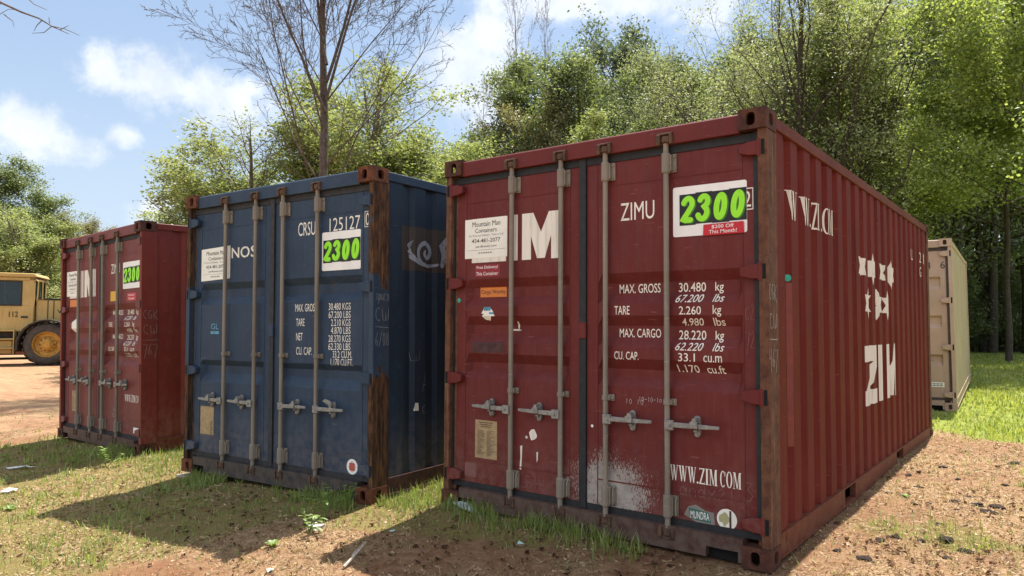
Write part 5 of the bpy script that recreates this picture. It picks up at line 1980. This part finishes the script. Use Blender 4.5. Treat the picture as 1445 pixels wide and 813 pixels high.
tree('full', 768, 30, 12.2, 'vine covered olive brown tree over the middle of the maroon roof', rot=.9, leaf='olive', wide=.85)
tree('full', 815, 31, 13.6, 'conical green tree right of the vine covered one', rot=4.4, leaf='mid', wide=.9)
tree('full_b', 890, 40, 19.0, 'tallest dark green crown in the middle of the woodland', rot=1.7, leaf='dark', wide=.95)
tree('airy_b', 850, 28, 10.0, 'bright green tree in front of the tall dark crown', rot=3.3, wide=1.25, leaf='light')
tree('full', 935, 34, 14.2, 'mid green tree right of the tall dark crown', rot=5.0, leaf='mid', wide=.9)
tree('airy', 960, 27, 10.4, 'light tree above the right half of the maroon roof', rot=.1, wide=1.3, leaf='light')
tree('willowy', 1010, 29, 13.6, 'pale fine leaved tree with several stems, left one of the pair', rot=.7)
tree('full', 1040, 40, 19, 'tall green tree behind the pale fine leaved pair', rot=.2, leaf='mid', wide=.9)
tree('willowy', 1150, 24.5, 14.6, 'grey green many stemmed tree with dark limbs behind the top corner of the maroon container', rot=2.4, wide=1.05)
tree('willowy', 1085, 31, 16, 'pale feathery tree beside the top corner of the maroon container', rot=4.0, wide=.95)
tree('maple', 1245, 25.5, 13.4, 'leafy tree with low spreading limbs over the far end of the maroon container', rot=1.0)
tree('maple', 1420, 26, 15.5, 'bright yellow green tree overhanging the lawn at right', rot=2.8, wide=1.05)
tree('maple', 1500, 20, 12.5, 'sunlit broad leaved tree at the right edge of the photo', rot=.3)
tree('full_b', 1320, 33, 17, 'dark tree in the woods above the tan container', rot=3.9)
tall_px = [(1352, 36), (1398, 37), (1446, 36), (1225, 44), (1268, 38.5), (1300, 43), (1345, 38), (1362, 45), (1385, 38.5), (1412, 41), (1432, 39), (1452, 45), (1480, 40), (1515, 42), (1180, 47), (1130, 49), (1080, 50), (1560, 39), (1600, 43), (1334, 48), (1400, 50), (1290, 52)]
for k, (px, dp) in enumerate(tall_px):
    tree('tall' if k % 3 else 'tall_b', px, dp, random.uniform(18, 22), 'tall dark trunked tree standing in the shaded woods at right', 'tall trees in the shaded woods', wide=random.uniform(.9, 1.15))
back_px = [(620, 44, 9.5), (700, 46, 12), (760, 45, 14), (830, 47, 16), (905, 50, 19), (970, 46, 19), (1030, 52, 22), (1110, 52, 22), (1200, 54, 23), (1270, 58, 24), (1380, 60, 24), (1470, 56, 23), (1570, 50, 22), (1660, 44, 21)]
for k, (px, dp, h) in enumerate(back_px):
    tree('full' if k % 2 else 'full_b', px, dp, h, 'green crown in the second row of the woodland, behind the front trees', 'second row of the woodland', wide=1.2, leaf=('mid', 'dark')[k % 2])
shr = [(1240, 34), (1330, 37), (1370, 39), (1405, 41), (1440, 38), (1480, 40), (1520, 36), (1295, 38), (1355, 44), (1420, 46), (1465, 45), (1385, 48)]
for k, (px, dp) in enumerate(shr):
    tree('shrub', px, dp, random.uniform(2.2, 4.2), 'dark bush in the shade under the tall trees', 'understorey bushes in the woods', wide=1.3, leaf=('dark', 'mid', 'dark')[k % 3], name='shrub', cat='shrub')


def framed_branch():
    """leafless tree whose trunk stands left of the frame; one limb reaches into the sky at the top left"""
    def sky(px, py, dp):
        v = CAM + (F_ + R_ * (px - 722.5) / 1025.15 - U_ * (py - 406.5) / 1025.15) * dp
        return v
    base = np.array(deep(-150, 11.5))
    root = empty('bare_tree', tuple(base), 'leafless tree left of the frame whose thin limb reaches into the upper left sky', 'bare tree')
    g = TreeGen(99)
    top = base + np.array([0, 0, 9.5])
    g.tube([(0, 0, -.2), (.05, .02, 3), (.0, .06, 6), (-.1, .1, 9.5)], [.15, .12, .08, .03], 9)
    C = dict(BARE)
    C.update(max=4, rmin=.004, start=[0, .15, .2, .2, 0], kids=[0, 6, 4, 2, 0])

    def rel(px, py, dp): return sky(px, py, dp) - base
    limb = [np.array([0, .05, 5.6]), rel(-60, -30, 11.3), rel(2, 4, 11.2), rel(30, 17, 11.2), rel(55, 26, 11.2), rel(73, 37, 11.2), rel(97, 48, 11.2)]
    g.tube(limb, [.05, .026, .018, .015, .012, .009, .004], 7)
    tw = [[limb[2], rel(-20, 24, 11.2), rel(0, 20, 11.25), rel(12, 13, 11.25), rel(24, 14, 11.2)], [rel(73, 37, 11.2), rel(62, 46, 11.1), rel(45, 47, 11.1)], [rel(73, 37, 11.2), rel(92, 41, 11.1), rel(112, 50, 11.1)],
          [rel(60, 28, 11.2), rel(52, 36, 11.15), rel(48, 44, 11.15)], [rel(35, -6, 11.0), rel(48, 6, 11.0), rel(66, 14, 11.0)], [rel(5, 20, 11.2), rel(18, 30, 11.2), rel(20, 38, 11.2)], [rel(70, 33, 11.2), rel(69, 24, 11.2)], [rel(85, 42, 11.2), rel(97, 36, 11.2)]]
    for t in tw:
        g.tube(t, list(np.linspace(.008, .0035, len(t))), 4)
    r = random.Random(4)
    for k in range(9):
        a = r.uniform(2.4, 5.0)
        z = r.uniform(3.5, 9)
        g.grow((0, .05, z), (math.cos(a), math.sin(a), .9), r.uniform(2, 3.2), .035, 1, C)
    tm, _ = g.meshes('framed', M_bark, None, 0, 0, 0)
    link(bpy.data.objects.new('trunk', tm), root)


framed_branch()

# far wood closing the view low on the horizon
x = rng.uniform(-1, 1, 9000)
ang = np.radians(rng.uniform(-100, 30, 9000))
rad = rng.uniform(85, 110, 9000)
X = CAM[0] + rad * np.sin(ang)
Y = CAM[1] + rad * np.cos(ang)
hh = 4.0 + 4.5 * vnoise(ang * 30, rad * .05, 3) + 4 * sstep(np.degrees(ang), -45, -30)
Zc = rng.random(9000) * hh
P = np.stack([X, Y, Zc], 1)
d1 = rng.normal(0, 1, (9000, 3))
d1 /= np.linalg.norm(d1, axis=1)[:, None]
d2 = np.cross(d1, rng.normal(0, 1, (9000, 3)))
d2 /= np.linalg.norm(d2, axis=1)[:, None]
sz = rng.uniform(.5, 1.1, 9000)[:, None]
V = np.stack([P - d1 * sz, P + d2 * sz * .6, P + d1 * sz, P - d2 * sz * .6], 1).reshape(-1, 3)
o = bpy.data.objects.new('far_wood', np_mesh('far_wood', V, 4, np.arange(36000), LEAF['mid']))
link(o)
tag(o, kind='stuff')


# ------------------------------------------------------------------ wheel loader
M_ylw = paint('loader_yellow', (.47, .33, .12), (.54, .39, .16), rust=.10, streak=.3, dust_amt=.5, dust=(.35, .22, .12), rough=.45)
M_ylw_rim = plain('dusty_yellow_rim', (.48, .26, .045), .6, .3, scale=6)
M_tyre = plain('dusty_tyre', (.075, .062, .052), .9, .3, scale=8)
M_soot = plain('muddy_black_guard', (.05, .042, .036), .8, .5, scale=7)
M_trim = plain('black_trim', (.02, .02, .021), .5, .2)
M_seat = plain('dark_seat', (.03, .04, .05), .8)


def glass_mat():
    m, t = new_mat('cab_glass')
    g = t.n('ShaderNodeBsdfGlossy', {0: (1, 1, 1, 1), 1: .04})
    tr = t.n('ShaderNodeBsdfTransparent', {0: (.40, .47, .45, 1)})
    mx = t.n('ShaderNodeMixShader', {0: .05, 1: tr, 2: g})
    t.n('ShaderNodeOutputMaterial', {0: mx})
    return m


def make_loader():
    k = 1.11
    P = CAM + (np.array([-23.833, 4.933, 0]) - CAM) * k
    px, py = P[0] + .02, P[1] + .22
    z = float(hgt(px, py))
    root = empty('wheel_loader', (px, py, z), 'yellow wheel loader numbered 112 parked behind the leftmost container', 'wheel loader')
    root.rotation_euler = (0, 0, math.atan2(.85, .53))
    root.scale = (k, k, k)
    G = M_glass = glass_mat()
    R0 = .655

    # local axes: x to the rear (right in the photo), y away from the camera, z up; near side at y = 0
    def wheel(x, y, out):
        s = -1 if out else 1
        t = MB()
        prof = [(.40, s * .02), (.46, s * .0), (.585, s * .015), (.635, s * .06), (R0, s * .12), (R0, -s * .0 + s * .38), (.635, s * .44), (.585, s * .485), (.46, s * .5), (.40, s * .48)]
        prof = [(r, h * 1.0) for r, h in prof]
        t.lathe(prof, 40, (x, y, R0), (0, 1, 0))
        w = t.build('wheel', M_tyre, root, smooth=True)
        # tread lugs
        m = MB()
        for i in range(22):
            a = 2 * PI * i / 22
            for hh, off in ((.16, 0), (.36, PI / 22)):
                c, sn = math.cos(a + off), math.sin(a + off)
                ctr = Vector((x + c * (R0 + .012), y + s * hh, R0 + sn * (R0 + .012)))
                rad = Vector((c, 0, sn))
                tan = Vector((-sn, 0, c))
                yv = Vector((0, 1, 0))
                sl = tan * .035
                pts = []
                for du in (-1, 1):
                    for dv in (-1, 1):
                        for dw in (-1, 1):
                            pts.append(ctr + rad * .018 * du + tan * .03 * dv + yv * .10 * dw + sl * dw * (1 if hh < .3 else -1))
                m.add(pts, [(0, 1, 3, 2), (4, 6, 7, 5), (0, 4, 5, 1), (2, 3, 7, 6), (0, 2, 6, 4), (1, 5, 7, 3)])
        m.build('tread_lugs', M_tyre, w)
        rim = MB()
        rim.lathe([(.405, s * .03), (.385, s * .02), (.365, s * .05), (.345, s * .14), (.25, s * .16), (.235, s * .12), (.17, s * .10), (.16, s * .04), (.11, s * .02), (.10, s * .0), (.0, s * -.005)], 32, (x, y, R0), (0, 1, 0))
        rim.build('rim', M_ylw_rim, w, smooth=True)
        nb = MB()
        for i in range(10):
            a = 2 * PI * i / 10
            c, sn = math.cos(a), math.sin(a)
            nb.tube([(x + c * .205, y + s * .125, R0 + sn * .205), (x + c * .205, y + s * .085, R0 + sn * .205)], .018, 6)
        nb.build('wheel_nuts', M_soot, w)
        return w
    for x in (0.0, -2.75):
        wheel(x, 0.0, False)
        wheel(x, 2.15, True)
    # rear frame and engine hood
    f = MB()
    f.box(-1.55, 1.55, .62, 1.53, .42, .95)
    f.box(1.35, 1.70, .35, 1.80, .50, 1.25)
    f.box(-.35, .35, .45, 1.70, .45, .80)
    f.build('rear_frame', M_soot, root, .02)
    h = MB()
    h.prism([(-.42, 1.30), (-.42, 2.06), (.2, 2.05), (1.45, 1.93), (1.62, 1.80), (1.62, 1.15), (.75, 1.15), (.6, 1.35), (-.2, 1.38)], 'y', .42, 1.73)
    hood = h.build('engine_hood', M_ylw, root, .035)
    MB().prism([(-.46, 2.062), (-.46, 2.10), (.2, 2.095), (1.45, 1.975), (1.45, 1.94), (.2, 2.06)], 'y', .40, 1.75).build('hood_edge', M_trim, hood, .008)
    for xx in (-.10, .06):
        MB().box(xx, xx + .022, .408, .418, 1.42, 2.03).build('panel_gap', M_trim, hood)
    vs, fs = text2d('VOLVO', 0, .012)
    pts = fit(vs, .16, .92, 1.63, 1.755)
    me = bpy.data.meshes.new('maker_lettering')
    me.from_pydata([(p[0], .4165, p[1]) for p in pts], [], fs)
    me.materials.append(M_trim)
    link(bpy.data.objects.new('maker_lettering', me), hood)
    # mudguard over the rear wheel
    g = MB()
    R1 = .78
    prev = None
    arc_ = [(-R1 - .05, .50)] + [(R1 * 1.05 * math.cos(a), R0 + R1 * math.sin(a)) for a in np.radians(np.linspace(170, 40, 10))] + [(1.0, 1.05)]
    ou = [(x * 1.0, z) for x, z in arc_]
    inn = [(x * .93, z - .05) for x, z in arc_][::-1]
    g.prism(ou + inn, 'y', -.06, .50)
    g.build('mudguard', M_soot, root, .01)
    # cab
    c = MB()
    x0, x1, y0, y1 = -1.62, -.42, .32, 1.83
    zb, zw, zt = 1.05, 1.86, 2.74
    p_ = .075
    for (a, b) in ((x0, x0 + p_), (x1 - p_ - .10, x1 - .02)):
        for (u, v) in ((y0, y0 + p_), (y1 - p_, y1)):
            c.box(a, b, u, v, zw - .05, zt)
    c.box(x0, x1 - .02, y0, y0 + .05, zt - .11, zt)
    c.box(x0, x1 - .02, y1 - .05, y1, zt - .11, zt)
    c.box(x0, x0 + .05, y0, y1, zt - .11, zt - .003)
    c.box(x1 - .10, x1 - .03, y0, y1, zt - .11, zt - .003)
    c.box(x0 + .003, x1 - .023, y0 + .003, y1 - .003, zb, zw)
    c.box(x1 - .36, x1 - .115, y0 + .004, y0 + .05, zw - .02, zt - .1)
    cab = c.build('cab', M_ylw, root, .02)
    r = MB()
    r.prism([(x0 - .06, zt + .001), (x0 - .06, zt + .09), (x0 + .05, zt + .13), (x1 - .02, zt + .12), (x1 + .05, zt + .05), (x1 + .05, zt + .001)], 'y', y0 - .05, y1 + .05)
    r.build('cab_roof', M_ylw, root, .02)
    for (xa, xb) in ((x0 + p_, x1 - .36),):
        wf = MB()
        e = .035
        wf.box(xa, xb, y0 - .012, y0 + .01, zw - .02, zw + e).box(xa, xb, y0 - .012, y0 + .01, zt - .13 - e, zt - .13).box(xa, xa + e, y0 - .012, y0 + .01, zw + e, zt - .13 - e).box(xb - e, xb, y0 - .012, y0 + .01, zw + e, zt - .13 - e)
        wo = wf.build('cab_window', M_trim, cab)
        MB().box(xa + e, xb - e, y0, y0 + .006, zw + e, zt - .13 - e).build('window_pane', G, cab)
    MB().box(x0 + p_, x1 - .20, y1 - .02, y1 - .014, zw, zt - .12).build('window_pane', G, cab)
    MB().box(x1 - .05, x1 - .044, y0 + p_, y1 - p_, zw, zt - .12).build('window_pane', G, cab)
    MB().box(x0 + .01, x0 + .016, y0 + p_, y1 - p_, zw, zt - .12).build('window_pane', G, cab)
    MB().prism([(-1.15, 1.87), (-.75, 1.87), (-.70, 2.45), (-.80, 2.5), (-.86, 2.08), (-1.15, 2.02)], 'y', .85, 1.35).build('driver_seat', M_seat, cab, .03)
    MB().tube([(-1.30, 1.08, 1.87), (-1.38, 1.08, 2.25)], .03, 8).build('steering_column', M_trim, cab)
    vs, fs = text2d('112', 0, .01)
    pts = fit(vs, -1.10, -.86, 1.50, 1.67)
    me = bpy.data.meshes.new('fleet_number')
    me.from_pydata([(p[0], y0 - .006, p[1]) for p in pts], [], fs)
    me.materials.append(M_trim)
    link(bpy.data.objects.new('fleet_number', me), cab)
    MB().box(-.78, -.60, y0 - .02, y0 + .01, 1.47, 1.53).build('door_handle', M_trim, cab, .005)
    m = MB()
    m.tube([(x1 + .03, y0 + .02, 2.02), (x1 + .06, y0 + .0, 2.05), (x1 + .08, y0, 2.60), (x1 + .02, y0 + .02, 2.66), (x1 - .06, y0 + .03, 2.66)], .018, 8)
    m.tube([(x1 + .19, y0 + .03, 2.05), (x1 + .19, y0 + .02, 2.62), (x1 + .05, y0 + .01, 2.64)], .016, 8)
    m.build('grab_rail', M_ylw, root)
    # steps and side tank
    s = MB()
    for i, zz in enumerate((.52, .80, 1.06)):
        s.box(-1.60, -.92, .10 + .04 * i, .42, zz, zz + .035)
    for xx in (-1.62, -.92):
        s.box(xx, xx + .03, .12, .42, .35, 1.08)
    s.build('access_steps', M_ylw, root, .006)
    MB().box(-1.50, -.98, .30, .70, .36, .78).build('side_tank', M_ylw, root, .03)
    MB().box(-1.55, -.95, .44, .8, .80, 1.04).build('battery_box', M_soot, root, .01)
    # exhaust, front frame, arms, bucket
    MB().tube([(.55, 1.05, 1.95), (.55, 1.05, 2.45), (.62, 1.05, 2.62)], [.07, .07, .05], 12).build('exhaust_pipe', M_soot, root, smooth=True)
    f = MB()
    f.box(-3.4, -1.75, .70, 1.45, .45, 1.15)
    f.prism([(-3.0, 1.10), (-2.2, 1.10), (-2.35, 1.95), (-2.65, 1.95)], 'y', .80, 1.35)
    f.build('front_frame', M_ylw, root, .02)
    a = MB()
    for y in (.62, 1.42):
        a.prism([(-2.65, 1.75), (-2.45, 1.90), (-3.5, 1.25), (-4.35, .40), (-4.5, .55), (-3.65, 1.45)], 'y', y, y + .11)
    a.build('lift_arm', M_ylw, root, .015)
    b = MB()
    b.prism([(-4.40, .12), (-4.40, 1.05), (-4.48, 1.08), (-4.55, .55), (-4.75, .22), (-5.55, .10), (-5.55, .06), (-4.7, .06)], 'y', -.15, 2.30)
    for y in (-.16, 2.28):
        b.prism([(-4.42, .1), (-4.42, 1.05), (-4.6, 1.05), (-5.5, .10)], 'y', y, y + .03)
    b.build('bucket', M_soot, root, .01)


make_loader()


def make_red_machine():
    """the dark red machine whose top and underside show past the loader"""
    k = 1.12
    P = CAM + (np.array([-27.5, 7.2, 0]) - CAM) * k
    z = float(hgt(P[0], P[1]))
    root = empty('trailer', (P[0], P[1], z), 'dark red steel trailer low behind the yellow loader', 'trailer')
    root.rotation_euler = (0, 0, math.atan2(.90, .43))
    m = paint('dark_red_trailer', (.10, .018, .022), (.13, .028, .03), rust=.2, streak=.3, dust_amt=.4)
    MB().box(-4.5, 2.6, 0, 2.2, .16, .62).build('trailer_bed', m, root, .03)
    MB().box(-.2, 1.5, .4, 1.8, .6, 2.32).build('engine_housing', m, root, .08)
    MB().box(.75, 1.25, .6, 1.2, 2.30, 2.52).build('air_cleaner', M_trim, root, .05)
    for x in (-3.9, 2.0):
        for y in (.05, 1.75):
            w = MB().lathe([(.0, 0), (.2, 0), (.30, .03), (.33, .08), (.33, .3), (.30, .36), (0, .38)], 20, (x, y, .33), (0, 1, 0)).build('wheel', M_tyre, root, smooth=True)


make_red_machine()
